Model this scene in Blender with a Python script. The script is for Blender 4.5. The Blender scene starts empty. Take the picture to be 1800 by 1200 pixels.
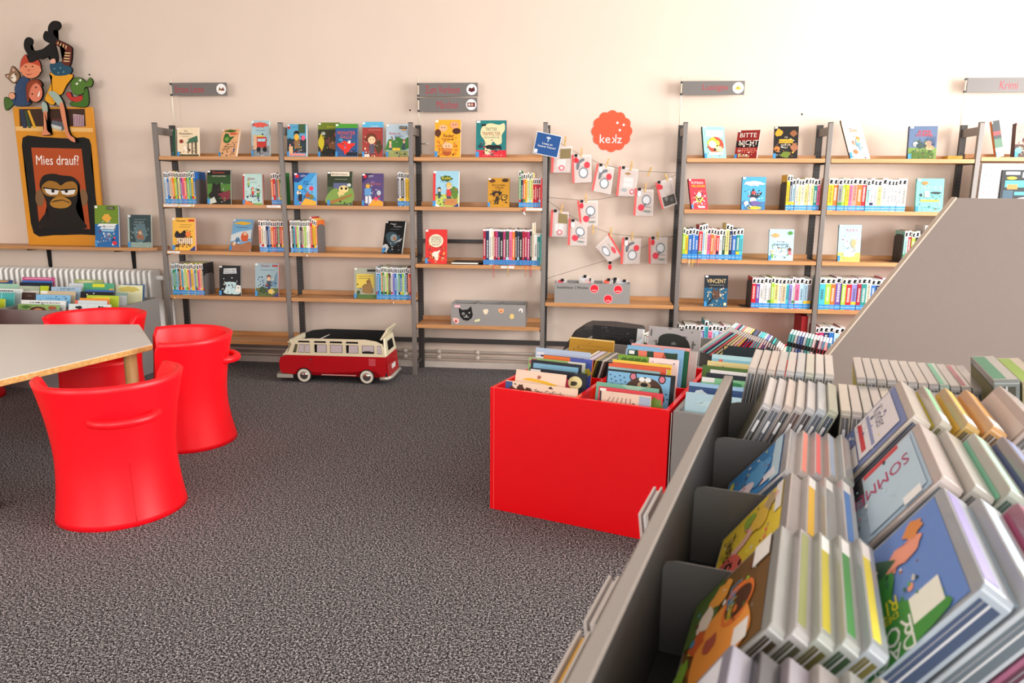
import bpy, bmesh, math, random
from mathutils import Vector, Matrix
sc = bpy.context.scene
C = sc.collection
pi = math.pi
rnd = random.Random(7)

# ---------------------------------------------------------------- camera
cd = bpy.data.cameras.new('camera')
cam = bpy.data.objects.new('camera', cd); C.objects.link(cam)
cd.sensor_width = 36.0
cd.lens = 1306.58 * 36.0 / 1800.0
cd.clip_start = 0.02; cd.clip_end = 60
CAMP = Vector((3.3271, -5.5894, 1.4198))
def cam_matrix(yaw, pitch, roll):
    cy, sy, cp, sp = math.cos(yaw), math.sin(yaw), math.cos(pitch), math.sin(pitch)
    f = Vector((sy*cp, cy*cp, -sp)); r = Vector((cy, -sy, 0)); u = r.cross(f)
    c, s = math.cos(roll), math.sin(roll)
    r2 = r*c+u*s; u2 = -r*s+u*c
    return Matrix(((r2.x, u2.x, -f.x), (r2.y, u2.y, -f.y), (r2.z, u2.z, -f.z)))
cam.matrix_world = Matrix.Translation(CAMP) @ cam_matrix(-0.0995, 0.1982, 0.0085).to_4x4()
cd.dof.use_dof = True; cd.dof.focus_distance = 4.6; cd.dof.aperture_fstop = 11
sc.camera = cam

# ---------------------------------------------------------------- world, lights, exposure
w = bpy.data.worlds.new('world'); sc.world = w; w.use_nodes = True
w.node_tree.nodes['Background'].inputs[0].default_value = (0.85, 0.92, 1, 1)
w.node_tree.nodes['Background'].inputs[1].default_value = 0.5
def area(name, loc, target, sx, sy, power, col=(1, 1, 1)):
    l = bpy.data.lights.new(name, 'AREA'); l.shape = 'RECTANGLE'; l.size = sx; l.size_y = sy
    l.energy = power; l.color = col
    o = bpy.data.objects.new(name, l); C.objects.link(o); o.location = loc
    o.rotation_euler = (Vector(target)-Vector(loc)).to_track_quat('-Z', 'Y').to_euler()
    return o
area('window_light_right', (8.3, -2.9, 1.9), (0, -2.9, 1.1), 4.0, 1.9, 400, (1, 0.98, 0.95))
area('window_light_behind', (4.6, -8.7, 1.95), (2.6, 0, 0.9), 5.0, 1.7, 200, (1, 0.985, 0.96))
area('window_light_left', (-1.6, -8.7, 1.95), (1.0, 0, 0.9), 3.2, 1.7, 130, (1, 0.97, 0.93))
sc.view_settings.view_transform = 'Standard'; sc.view_settings.look = 'None'
sc.view_settings.gamma = 1; sc.view_settings.use_curve_mapping = False
sc.view_settings.exposure = 0.33

# ---------------------------------------------------------------- materials
def lin(c):
    return tuple(x/12.92 if x <= 0.04045 else ((x+0.055)/1.055)**2.4 for x in c)
def hx(h): return lin(tuple(int(h[i:i+2], 16)/255 for i in (0, 2, 4)))
MC = {}
def M(h, rough=0.5, metal=0, noise=None, bump=0, coat=0, alpha=1, scale=60, trans=0, spec=None):
    k = (h, rough, metal, noise, bump, coat, alpha, scale, trans, spec)
    if k in MC: return MC[k]
    m = bpy.data.materials.new('m_'+h); m.use_nodes = True
    n = m.node_tree; b = n.nodes['Principled BSDF']
    col = hx(h)
    b.inputs['Base Color'].default_value = (*col, 1); b.inputs['Roughness'].default_value = rough
    b.inputs['Metallic'].default_value = metal; b.inputs['Coat Weight'].default_value = coat
    b.inputs['Alpha'].default_value = alpha; b.inputs['Transmission Weight'].default_value = trans
    if spec is not None: b.inputs['Specular IOR Level'].default_value = spec
    tc = n.nodes.new('ShaderNodeTexCoord'); tx = n.nodes.new('ShaderNodeTexNoise')
    tx.inputs['Scale'].default_value = scale; tx.inputs['Detail'].default_value = 3
    n.links.new(tc.outputs['Object'], tx.inputs['Vector'])
    mx = n.nodes.new('ShaderNodeMixRGB'); mx.blend_type = 'MULTIPLY'; mx.inputs[0].default_value = 1
    mr = n.nodes.new('ShaderNodeMapRange'); d = noise if noise else 0.05
    mr.inputs['To Min'].default_value = 1-d; mr.inputs['To Max'].default_value = 1+d*0.3
    n.links.new(tx.outputs['Fac'], mr.inputs['Value'])
    mx.inputs[1].default_value = (*col, 1); n.links.new(mr.outputs[0], mx.inputs[2])
    n.links.new(mx.outputs[0], b.inputs['Base Color'])
    if bump:
        bp = n.nodes.new('ShaderNodeBump'); bp.inputs['Strength'].default_value = bump; bp.inputs['Distance'].default_value = 0.002
        n.links.new(tx.outputs['Fac'], bp.inputs['Height']); n.links.new(bp.outputs[0], b.inputs['Normal'])
    MC[k] = m
    return m
def paper(h): return M(h, 0.5, spec=0.3)
def carpet():
    m = bpy.data.materials.new('carpet'); m.use_nodes = True; n = m.node_tree; L = n.links
    b = n.nodes['Principled BSDF']; b.inputs['Roughness'].default_value = 0.95; b.inputs['Specular IOR Level'].default_value = 0.1
    tc = n.nodes.new('ShaderNodeTexCoord')
    t1 = n.nodes.new('ShaderNodeTexNoise'); t1.inputs['Scale'].default_value = 300; t1.inputs['Detail'].default_value = 2
    t3 = n.nodes.new('ShaderNodeTexNoise'); t3.inputs['Scale'].default_value = 130; t3.inputs['Detail'].default_value = 2
    for t in (t1, t3): L.new(tc.outputs['Object'], t.inputs['Vector'])
    ad = n.nodes.new('ShaderNodeMixRGB'); ad.inputs[0].default_value = 0.45
    L.new(t1.outputs['Fac'], ad.inputs[1]); L.new(t3.outputs['Fac'], ad.inputs[2])
    r = n.nodes.new('ShaderNodeValToRGB'); e = r.color_ramp.elements
    e[0].position = 0.40; e[0].color = (*hx('0c0b0d'), 1); e[1].position = 0.62; e[1].color = (*hx('d4d0d2'), 1)
    x = e.new(0.50); x.color = (*hx('3c3a3d'), 1)
    L.new(ad.outputs[0], r.inputs[0]); L.new(r.outputs[0], b.inputs['Base Color'])
    bp = n.nodes.new('ShaderNodeBump'); bp.inputs['Strength'].default_value = 0.5; bp.inputs['Distance'].default_value = 0.004
    L.new(t1.outputs['Fac'], bp.inputs['Height']); L.new(bp.outputs[0], b.inputs['Normal'])
    return m
def wood(h1, h2, rough=0.45, axis=0):
    k = ('wood', h1, h2, axis)
    if k in MC: return MC[k]
    m = bpy.data.materials.new('wood_'+h1); m.use_nodes = True; n = m.node_tree; L = n.links
    b = n.nodes['Principled BSDF']; b.inputs['Roughness'].default_value = rough
    tc = n.nodes.new('ShaderNodeTexCoord'); mp = n.nodes.new('ShaderNodeMapping')
    s = [60, 60, 60]; s[axis] = 3; mp.inputs['Scale'].default_value = s
    t = n.nodes.new('ShaderNodeTexNoise'); t.inputs['Scale'].default_value = 1; t.inputs['Detail'].default_value = 4
    L.new(tc.outputs['Object'], mp.inputs[0]); L.new(mp.outputs[0], t.inputs['Vector'])
    r = n.nodes.new('ShaderNodeValToRGB'); e = r.color_ramp.elements
    e[0].position = 0.3; e[0].color = (*hx(h1), 1); e[1].position = 0.7; e[1].color = (*hx(h2), 1)
    L.new(t.outputs['Fac'], r.inputs[0]); L.new(r.outputs[0], b.inputs['Base Color'])
    MC[k] = m
    return m
WALL = M('decdbf', 0.9, noise=0.05, scale=2.5, bump=0.05)
STEEL = M('77716d', 0.45, metal=0.15, noise=0.08)
STEELD = M('3a3736', 0.5, metal=0.2, noise=0.08)
BEECH = wood('ae7a4a', 'c8935f', 0.42)
RED = M('fd0018', 0.42, noise=0.02)
REDL = M('f20010', 0.25, noise=0.02, coat=0.3)
GREY = M('8b8785', 0.5, noise=0.08, scale=300)
GREYL = M('8d8a88', 0.45, noise=0.05, scale=200)
BLACK = M('08080a', 0.5, spec=.25)
WHITE = M('efeeec', 0.5)

# ---------------------------------------------------------------- mesh builder
class MB:
    def __init__(s): s.bm = bmesh.new(); s.mats = []
    def mi(s, m):
        if m not in s.mats: s.mats.append(m)
        return s.mats.index(m)
    def face(s, pts, m, smooth=False):
        vs = [s.bm.verts.new(p) for p in pts]
        try: f = s.bm.faces.new(vs)
        except ValueError: return None
        f.material_index = s.mi(m); f.smooth = smooth
        return f
    def hull(s, A, B, m, caps=True, smooth=False, mcap=None):
        n = len(A); i = s.mi(m)
        va = [s.bm.verts.new(p) for p in A]; vb = [s.bm.verts.new(p) for p in B]
        for k in range(n):
            f = s.bm.faces.new((va[k], va[(k+1) % n], vb[(k+1) % n], vb[k])); f.material_index = i; f.smooth = smooth
        if caps:
            j = s.mi(mcap) if mcap else i
            s.bm.faces.new(list(reversed(va))).material_index = i
            s.bm.faces.new(vb).material_index = j
    def box(s, x0, x1, y0, y1, z0, z1, m, F=None):
        P = [(x0, y0, z0), (x1, y0, z0), (x1, y1, z0), (x0, y1, z0)]
        Q = [(a, b, z1) for a, b, _ in P]
        if F: P = [F(*p) for p in P]; Q = [F(*p) for p in Q]
        s.hull(P, Q, m)
    def tube(s, path, r, m, n=8, smooth=True, caps=True, closed=False):
        path = [Vector(p) for p in path]; rings = []; L = len(path)
        up = None
        for i, p in enumerate(path):
            a = path[i-1] if (i > 0 or closed) else p; b = path[(i+1) % L] if (i < L-1 or closed) else p
            t = (b-a).normalized()
            if up is None: up = Vector((0, 0, 1)) if abs(t.z) < 0.9 else Vector((1, 0, 0))
            x = t.cross(up)
            if x.length < 1e-4: x = t.cross(Vector((1, 0, 0)))
            x.normalize(); y = x.cross(t).normalized(); up = y
            rr = r[i] if isinstance(r, (list, tuple)) else r
            rings.append([s.bm.verts.new(p+x*rr*math.cos(2*pi*k/n)+y*rr*math.sin(2*pi*k/n)) for k in range(n)])
        j = s.mi(m)
        for i in range(L if closed else L-1):
            A, B = rings[i], rings[(i+1) % L]
            for k in range(n):
                f = s.bm.faces.new((A[k], A[(k+1) % n], B[(k+1) % n], B[k])); f.material_index = j; f.smooth = smooth
        if caps and not closed:
            s.bm.faces.new(list(reversed(rings[0]))).material_index = j; s.bm.faces.new(rings[-1]).material_index = j
    def cyl(s, a, b, r, m, n=20, r2=None): s.tube([a, b], [r, r2 if r2 is not None else r], m, n)
    def art(s, T, shapes, d=0.00008, w=1, h=1):
        """flat printed shapes: T(a,b,k) maps fraction a,b and layer k to a point"""
        for k, sh in enumerate(shapes):
            t = sh[0]; q = (k+1)*d
            if t == 'r': pts = [(sh[1], sh[2]), (sh[3], sh[2]), (sh[3], sh[4]), (sh[1], sh[4])]; c = sh[5]
            elif t == 'e': pts = [(sh[1]+sh[3]*math.cos(i*pi/10), sh[2]+sh[4]*math.sin(i*pi/10)) for i in range(20)]; c = sh[5]
            elif t == 'p': pts = sh[1]; c = sh[2]
            elif t == 't':
                text(s, sh[1], lambda a, b: T(a, b, q), sh[2], sh[3], sh[4], sh[5], paper(sh[6])); continue
            poly(s, [T(a, b, q) for a, b in pts], paper(c))
    def build(s, name, parent=None, loc=None, rot=None, bevel=0, sub=0, smooth=False, fix=True):
        if fix: bmesh.ops.recalc_face_normals(s.bm, faces=s.bm.faces)
        me = bpy.data.meshes.new(name); s.bm.to_mesh(me); s.bm.free()
        for m in s.mats: me.materials.append(m)
        if smooth:
            for p in me.polygons: p.use_smooth = True
        o = bpy.data.objects.new(name, me); C.objects.link(o)
        if parent: o.parent = parent
        if loc: o.location = loc
        if rot: o.rotation_euler = rot
        if bevel:
            b = o.modifiers.new('b', 'BEVEL'); b.width = bevel; b.segments = 2; b.limit_method = 'ANGLE'
        if sub:
            b = o.modifiers.new('s', 'SUBSURF'); b.levels = sub; b.render_levels = sub
        return o
def poly(mb, pts, m):
    if len(pts) < 3: return
    f = mb.face(pts, m)
    if f and len(pts) > 4: bmesh.ops.triangulate(mb.bm, faces=[f])
TXT = {}
def text_mesh(s):
    if s in TXT: return TXT[s]
    cu = bpy.data.curves.new('t', 'FONT'); cu.body = s; cu.size = 1; cu.resolution_u = 2
    o = bpy.data.objects.new('t', cu); C.objects.link(o)
    me = o.evaluated_get(bpy.context.evaluated_depsgraph_get()).to_mesh()
    vs = [v.co.copy() for v in me.vertices]; fs = [tuple(p.vertices) for p in me.polygons]
    bpy.data.objects.remove(o)
    xs = [v.x for v in vs]; ys = [v.y for v in vs]
    x0, x1, y0, y1 = min(xs), max(xs), min(ys), max(ys)
    TXT[s] = ([((v.x-x0)/(x1-x0)-.5, (v.y-y0)/(y1-y0)-.5) for v in vs], fs)
    return TXT[s]
def text(mb, s, T, cx, cy, w, h, m):
    vs, fs = text_mesh(s); i = mb.mi(m)
    V = [mb.bm.verts.new(T(cx+a*w, cy+b*h)) for a, b in vs]
    for f in fs:
        try: mb.bm.faces.new([V[k] for k in f]).material_index = i
        except ValueError: pass
LABELS = {}
def detail(shapes, n, seed, y0=.03, y1=.62):
    """small printed shapes in the cover's own colours"""
    q = random.Random(seed); cols = [sh[-1] for sh in shapes if isinstance(sh[-1], str) and len(sh[-1]) == 6]
    if len(shapes) < 5: return []
    out = []
    for _ in range(n):
        c = q.choice(cols); f = q.uniform(.62, 1.3); c = ''.join('%02x' % max(8, min(245, int(int(c[i:i+2], 16)*f))) for i in (0, 2, 4))
        cx, cy, r_ = q.uniform(.12, .9), q.uniform(y0, y1), q.uniform(.012, .04); k = q.randint(4, 8); a0 = q.random()*6
        out.append(('p', [(cx+r_*math.cos(a0+i*2*pi/k)*q.uniform(.6, 1.5), cy+r_*.75*math.sin(a0+i*2*pi/k)*q.uniform(.5, 1.3)) for i in range(k)], c))
    return out
def tag(o, label, cat, group=None, kind=None):
    o['label'] = label; o['category'] = cat
    if group: o['group'] = group
    if kind: o['kind'] = kind
    LABELS.setdefault(label, 0); LABELS[label] += 1
    return o
def empty(name, label, cat, loc=(0, 0, 0), rz=0, group=None):
    o = bpy.data.objects.new(name, None); C.objects.link(o); o.location = loc; o.rotation_euler = (0, 0, rz)
    o.empty_display_size = 0.05
    return tag(o, label, cat, group)
def struct(mb, name, **k):
    o = mb.build(name, **k); o['kind'] = 'structure'; return o
def smooth_poly(pts, n=5):
    out = []; L = len(pts)
    for i in range(L):
        p0, p1, p2, p3 = [Vector((*pts[(i+j-1) % L], 0)) for j in range(4)]
        for k in range(n):
            t = k/n
            q = 0.5*((2*p1)+(-p0+p2)*t+(2*p0-5*p1+4*p2-p3)*t*t+(-p0+3*p1-3*p2+p3)*t**3)
            out.append((q.x, q.y))
    return out
ORD = ['first', 'second', 'third', 'fourth', 'fifth', 'sixth', 'seventh', 'eighth', 'ninth', 'tenth', 'eleventh', 'twelfth', 'thirteenth', 'fourteenth', 'fifteenth', 'sixteenth', 'seventeenth', 'eighteenth', 'nineteenth', 'twentieth', 'twenty-first', 'twenty-second', 'twenty-third', 'twenty-fourth', 'twenty-fifth', 'twenty-sixth']
CN = {'red': 'c8202a', 'crimson': 'a81838', 'orange': 'e8722a', 'yellow': 'f0c020', 'pale yellow': 'ead98a', 'lime green': '9cc83c', 'green': '3c8c48', 'dark green': '1c4a34', 'teal': '2a8a86', 'pale blue': 'a8cfe4', 'blue': '2c6cb8', 'navy': '1c2850', 'purple': '6a4a9c', 'pink': 'e86a96', 'white': 'e8e6e2', 'cream': 'e8dcc0', 'grey': '8c8c90', 'brown': '6a4630', 'black': '1a1a1e', 'mint': '9ad8c8', 'turquoise': '48b8c8', 'violet': '8c84c8', 'magenta': 'b0306a', 'salmon': 'f0907c', 'beige': 'dcc4a4'}

# ---------------------------------------------------------------- room
XL, XR, YB, YF, ZC = -3.4, 8.6, 0.345, -9.0, 3.3
m = MB(); m.box(XL-.1, XR+.1, YF-.1, YB+.1, -.1, 0, carpet()); struct(m, 'floor')
m = MB(); m.box(XL-.1, XR+.1, YF-.1, YB+.1, ZC, ZC+.1, M('e6e0d8', 0.9)); struct(m, 'ceiling')
m = MB(); m.box(XL-.1, XR+.1, YB, YB+.1, 0, ZC, WALL); struct(m, 'wall_back')
m = MB(); m.box(XL-.1, XL, YF, YB, 0, ZC, WALL); struct(m, 'wall_left')
m = MB()
m.box(XR, XR+.1, YF, YB, 0, .9, WALL); m.box(XR, XR+.1, YF, YB, 2.9, ZC, WALL)
m.box(XR, XR+.1, YF, -4.8, .9, 2.9, WALL); m.box(XR, XR+.1, 0.1, YB, .9, 2.9, WALL); struct(m, 'wall_right')
m = MB()
m.box(XL, XR, YF-.1, YF, 0, .95, WALL); m.box(XL, XR, YF-.1, YF, 2.9, ZC, WALL)
m.box(XL, -3.1, YF-.1, YF, .95, 2.9, WALL); m.box(.1, 2.0, YF-.1, YF, .95, 2.9, WALL); m.box(7.2, XR, YF-.1, YF, .95, 2.9, WALL); struct(m, 'wall_front')
for i, (a, b) in enumerate(((-3.1, .1), (2.0, 7.2))):
    m = MB(); n = 3 if i == 0 else 5
    for k in range(n+1):
        x = a+(b-a)*k/n; m.box(x-.03, x+.03, YF-.09, YF-.03, .95, 2.9, WHITE)
    m.box(a, b, YF-.09, YF-.03, .95, 1.01, WHITE); m.box(a, b, YF-.09, YF-.03, 2.84, 2.9, WHITE); struct(m, 'window_%d' % (i+1))
m = MB()
for k in range(5): y = -4.8+4.9*k/4; m.box(XR+.03, XR+.09, y-.03, y+.03, .9, 2.9, WHITE)
m.box(XR+.03, XR+.09, -4.8, .1, .9, .96, WHITE); m.box(XR+.03, XR+.09, -4.8, .1, 2.84, 2.9, WHITE); struct(m, 'window_3')
m = MB(); m.box(XL, XR, .285, YB, 0, .05, M('cfc4bb', 0.7, noise=0.15, scale=12)); struct(m, 'baseboard_back')
m = MB()   # small drilled holes and a plug in the wall
for x, z in ((4.885, 2.005), (1.92, 2.04)): m.cyl((x, YB-.001, z), (x, YB+.002, z), .007, BLACK, 10)
o = m.build('wall_plug'); tag(o, 'tiny dark screw holes in the wall above the shelves', 'hole')

# heating pipes
for z, lab in ((.128, 'upper'), (.082, 'lower')):
    m = MB(); mt = M('c9bdb2', 0.45, noise=0.15, scale=20)
    m.tube([(-.1, .315, z), (XR-.4, .315, z)], .0125, mt, 12)
    for x in (2.13, 2.45, 1.85, 4.3): m.tube([(x-.02, .315, z), (x+.02, .315, z)], .018, mt, 12)
    o = m.build('heating_pipe'); tag(o, f'{lab} of two painted heating pipes along the wall behind the shelves', 'pipe', 'heating pipes')

# ---------------------------------------------------------------- shelving
LV = {1: 1.67, 2: 1.308, 3: .945, 4: .592, 5: .236}
bays = [
 (0, [1.67, 1.308, .945, .592, .236], 'leftmost grey steel bookshelf bay with five beech boards under the Erstes Lesen sign'),
 (1, [1.67, 1.308, .945, .592], 'grey steel bookshelf bay with beech boards above the red toy bus'),
 (2, [1.67, 1.308, .875, .406], 'grey steel bookshelf bay with beech boards under the Zum Vorlesen sign'),
 (3, [.600], 'open grey steel bay holding strings of pouches and one low beech board'),
 (4, [1.67, 1.308, .945, .592, .236], 'grey steel bookshelf bay with beech boards under the Lustiges sign'),
 (5, [1.67, 1.308, .945, .592, .236], 'grey steel bookshelf bay with beech boards right of the Lustiges bay'),
 (6, [1.685], 'bookshelf bay at the right edge under the Krimi sign'),
]
H = 1.918
for i, lv, lab in bays:
    r = empty('bookshelf_bay', lab, 'bookshelf', (i, 0, 0), 0, 'bays of the wall shelving')
    m = MB(); m.box(-.016, .016, 0, .03, 0, H-.004, STEEL); m.box(-.017, .017, -.001, .031, H-.004, H, BLACK); m.build('front_post', r, bevel=.002)
    m = MB(); m.box(-.021, .021, .25, .275, 0, H-.004, STEELD); m.box(-.022, .022, .249, .276, H-.004, H, BLACK)
    z = H-.2
    while z > .1:
        for x in (-.009, .009): m.face([(x-.003, .2495, z), (x+.003, .2495, z), (x+.003, .2495, z+.008), (x-.003, .2495, z+.008)], BLACK)
        z -= .025
    m.build('rear_post', r)
    m = MB(); m.box(-.012, .012, .03, .25, H-.085, H-.03, STEEL); m.build('crossbar', r)
    m = MB(); m.box(-.008, .008, .03, .25, .07, .1, STEELD); m.build('crossbar', r)
    if i < 6:
        m = MB(); m.box(.021, .979, .252, .272, .213, .25, STEELD); m.build('rear_rail', r)
    if i in (0, 2, 4):
        m = MB(); m.box(.021, .979, .255, .270, 1.02 if i == 2 else 1.0, 1.05, STEELD)
        if i == 2: m.build('rear_rail', r)
        else: m.bm.free()
    if i < 6:
        m = MB(); m.tube([(.0, .262, 1.55), (.97, .262, .42)], .0025, STEELD, 5)
        m.bm.free()
    for z in lv:
        m = MB(); W1 = 1.5 if i == 6 else .98
        m.box(.02, W1, .002, .25, z-.028, z, BEECH); b = m.build('shelf_board', r, bevel=.0015)
        m = MB(); m.box(.022, W1-.002, .238, .25, z, z+.032, BEECH); m.build('back_lip', b)
        m = MB()
        for x in (.017, W1-.001): m.box(x-.001, x+.004, .01, .25, z-.036, z-.0285, BLACK)
        m.build('bracket', b)
# side panel posts on the last bay: perforated end plate behind the magazines
m = MB(); m.box(6.035, 6.16, .005, .02, .3, 1.64, M('c4c2c2', 0.4, metal=.3))
z = 1.6
while z > .9:
    for x in (6.065, 6.1): m.face([(x-.003, .0045, z), (x+.003, .0045, z), (x+.003, .0045, z+.006), (x-.003, .0045, z+.006)], BLACK)
    z -= .04
m.box(6.16, 6.95, .012, .02, .3, 1.64, M('d6d6d8', 0.35, metal=.2))
tag(m.build('display_panel'), 'pale perforated metal magazine panel below the Krimi shelf', 'panel')

# ---------------------------------------------------------------- signs
def sign(x, panels, L0, ztop, lab):
    r = empty('shelf_sign', lab, 'sign', (x, .262, H))
    m = MB(); m.cyl((.0, 0, 0), (.0, 0, ztop-H+.02), .004, M('e9e4d0', 0.4), 8); m.build('pole', r)
    for z1, w_, h_, txt, tx, tw, badge in panels:
        m = MB(); m.box(.01, w_, -.006, .0, z1-h_-H, z1-H, M('6c6866', 0.5, metal=.1, noise=.04)); p = m.build('sign_panel', r, bevel=.001)
        m = MB()
        for zz in (z1-.008-H, z1-h_+.006-H): m.cyl((.0, -.008, zz), (.0, .006, zz), .009, STEELD, 10)
        m.build('clamp', p)
        m = MB(); zc = z1-h_/2-H
        text(m, txt, lambda a, b: (a, -.0066, b), tx, zc, tw, h_*.56, M('ac2c3c', 0.5)); m.build('lettering', p)
        m = MB(); bx = w_-.046
        f = [(bx+.04*math.cos(a*pi/12), zc+.04*math.sin(a*pi/12)) for a in range(24)]
        poly(m, [(a, -.0064, b) for a, b in f], WHITE)
        T = lambda a, b, k: (bx-.03+.06*a, -.0064-k, zc-.02+.04*b)
        m.art(T, badge); m.build('badge', p)
B1 = [('p', [(.1, .2), (.3, .95), (.4, .5), (.6, .55), (.75, .9), (.95, .2)], '3c2c20'), ('r', .2, .2, .5, .4, 'c89028'), ('e', .7, .4, .1, .15, 'b03028')]
B2 = [('p', [(.05, .3), (.2, .9), (.5, .7), (.8, 1), (.95, .3), (.5, .0)], '58141c'), ('r', .2, .15, .8, .25, '201014')]
B3 = [('r', .0, .1, 1, .9, '6a2028'), ('e', .25, .5, .15, .25, 'd8c8b8'), ('e', .6, .5, .15, .25, 'd0a890'), ('r', .4, .2, .48, .8, '201418')]
B4 = [('e', .5, .4, .35, .25, 'e0b040'), ('e', .5, .7, .2, .2, 'e8c870'), ('e', .45, .55, .06, .08, '181818')]
sign(.018, [(2.242, .462, .097, 'Erstes Lesen', .155, .235, B1)], .1, 2.26, 'grey shelf sign reading Erstes Lesen on a white pole')
sign(2.006, [(2.230, .46, .099, 'Zum Vorlesen', .19, .27, B2), (2.122, .456, .103, 'Märchen', .225, .165, B3)], .1, 2.25, 'pair of grey shelf signs reading Zum Vorlesen and Märchen on one pole')
sign(3.985, [(2.232, .455, .098, 'Lustiges', .245, .185, B4)], .1, 2.25, 'grey shelf sign reading Lustiges on a white pole')
sign(5.975, [(2.243, .56, .1, 'Krimi', .29, .12, [('p', [(.1, .2), (.5, .9), (.9, .3), (.6, .4)], '50505c')])], .1, 2.26, 'grey shelf sign reading Krimi at the right edge')

# ---------------------------------------------------------------- spine books
def spine_mark(m, x0, x1, z0, z1, y):
    cx = (x0+x1)/2; w_ = (x1-x0)*.42
    pts = [(cx-w_*.6, z1), (cx+w_*.5, z1), (cx+w_*.7, z0+(z1-z0)*.6), (cx+w_*.1, z0+(z1-z0)*.35), (cx+w_, z0+(z1-z0)*.1), (cx+w_, z0), (cx-w_, z0), (cx-w_*.7, z0+(z1-z0)*.3), (cx-w_*.1, z0+(z1-z0)*.6), (cx-w_*.6, z0+(z1-z0)*.7)]
    poly(m, [(a, y, b) for a, b in pts], BLACK)
def spine_book(x, y, z, t, h, d, col, kind, lab, grp, lean=0, mark=True, side=None):
    m = MB(); c = paper(CN[col]); cov = paper(side) if side else c
    m.box(0, t, 0, d, 0, h, c)
    m.box(.001, t-.001, .003, d+.0005, .002, h+.0006, M('e9e4d8', 0.8))
    a, b = .0006, t-.0006
    if kind == 0:      # white label with black mark above, blue label below
        m.face([(a, -.0004, h-.045), (b, -.0004, h-.045), (b, -.0004, h-.002), (a, -.0004, h-.002)], WHITE)
        spine_mark(m, a, b, h-.038, h-.012, -.0008)
        m.face([(a, -.0004, .003), (b, -.0004, .003), (b, -.0004, .037), (a, -.0004, .037)], M('2f8fd8', .45))
        m.face([(a+.002, -.0008, .018), (b-.002, -.0008, .018), (b-.002, -.0008, .02), (a+.002, -.0008, .02)], WHITE)
    elif kind == 1:
        m.face([(a, -.0004, .003), (b, -.0004, .003), (b, -.0004, .04), (a, -.0004, .04)], M('2f7fc4', .45))
        m.face([(a, -.0004, h-.016), (b, -.0004, h-.016), (b, -.0004, h-.002), (a, -.0004, h-.002)], WHITE)
    # lettering along the spine as a row of small dashes
    lum = sum(int(CN[col][i:i+2], 16) for i in (0, 2, 4))
    dk = M('26242a' if lum > 420 else 'f2efe6', .5); zz = .055+rnd.random()*.02
    e = h-.055-rnd.random()*.03
    while zz < e:
        l = rnd.uniform(.004, .009); q = t*.22
        m.face([(t/2-q, -.0005, zz), (t/2+q, -.0005, zz), (t/2+q, -.0005, zz+l*.6), (t/2-q, -.0005, zz+l*.6)], dk); zz += l+.002
    if rnd.random() < .35:
        c2 = paper(CN[rnd.choice(['red', 'yellow', 'cream', 'navy', 'green', 'pale blue'])])
        m.face([(a, -.00045, .04), (b, -.00045, .04), (b, -.00045, .06), (a, -.00045, .06)], c2)
    o = m.build('book', loc=(x, y, z), rot=(0, lean, 0))
    return tag(o, lab, 'book', grp)
def row(x0, x1, z, n, h, cols, where, kind=0, y=.03, d=.17, hv=.006, tall={}, side=None):
    ts = [rnd.uniform(.75, 1.25) for _ in range(n)]; k = (x1-x0)/sum(ts); x = x0
    for i in range(n):
        t = ts[i]*k; col = cols[i % len(cols)]
        hh = tall.get(i, h+rnd.uniform(-hv, hv))
        spine_book(x, y+rnd.uniform(0, .006), z, t-.0008, hh, d, col, kind, f'{col} book, {ORD[i]} from left, {where}', f'books in the row {where}', side=side)
        x += t
def bookend(x, z, h, lab, d=.16, dark=False):
    m = MB(); mt = STEELD if dark else M('6c6a6b', .45, metal=.3)
    a = [(x, .03+d*0, z), (x, .03+d, z), (x, .03+d, z+h*.9), (x, .03+d*.75, z+h), (x, .03+d*.2, z+h), (x, .03, z+h*.9)]
    m.hull(a, [(x+.002, b, c) for _, b, c in a], mt); m.box(x-.06, x, .05, .03+d, z, z+.001, mt)
    tag(m.build('bookend'), lab, 'bookend', 'metal bookends')
e = .0
row(.026, .281, LV[2], 19, .245, ['pale blue', 'white', 'blue', 'cream', 'beige', 'orange', 'yellow', 'lime green', 'black', 'pale yellow', 'blue', 'magenta', 'pink', 'orange', 'green', 'lime green', 'teal', 'yellow', 'blue'], 'on the second board, leftmost bay')
bookend(.284, LV[2], .19, 'grey metal bookend right of the row on the second board, leftmost bay')
row(.895, .975, LV[2], 5, .24, ['orange', 'red', 'grey', 'orange', 'green'], 'right end of second board, leftmost bay')
row(.775, .975, LV[3], 12, .24, ['salmon', 'cream', 'white', 'navy', 'blue', 'beige', 'orange', 'red', 'crimson', 'green', 'red', 'orange'], 'right part of third board, leftmost bay')
row(.026, .296, LV[4], 20, .25, ['pale blue', 'green', 'teal', 'pale blue', 'dark green', 'orange', 'turquoise', 'cream', 'lime green', 'pale yellow', 'orange', 'violet', 'yellow', 'beige', 'blue', 'lime green', 'pink', 'orange', 'beige', 'black'], 'on the fourth board, leftmost bay')
bookend(.299, LV[4], .17, 'grey metal bookend right of the row on the fourth board, leftmost bay')
row(1.885, 1.978, LV[2], 6, .25, ['navy', 'white', 'black', 'white', 'yellow', 'yellow'], 'right end of second board, bus bay')
row(1.026, 1.245, LV[3], 17, .245, ['white', 'black', 'turquoise', 'pink', 'lime green', 'white', 'navy', 'brown', 'cream', 'lime green', 'lime green', 'white', 'cream', 'red', 'yellow', 'yellow', 'orange'], 'left part of third board, bus bay', tall={13: .275, 14: .262, 15: .255})
bookend(1.248, LV[3], .215, 'grey metal bookend on the third board above the toy bus')
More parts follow.
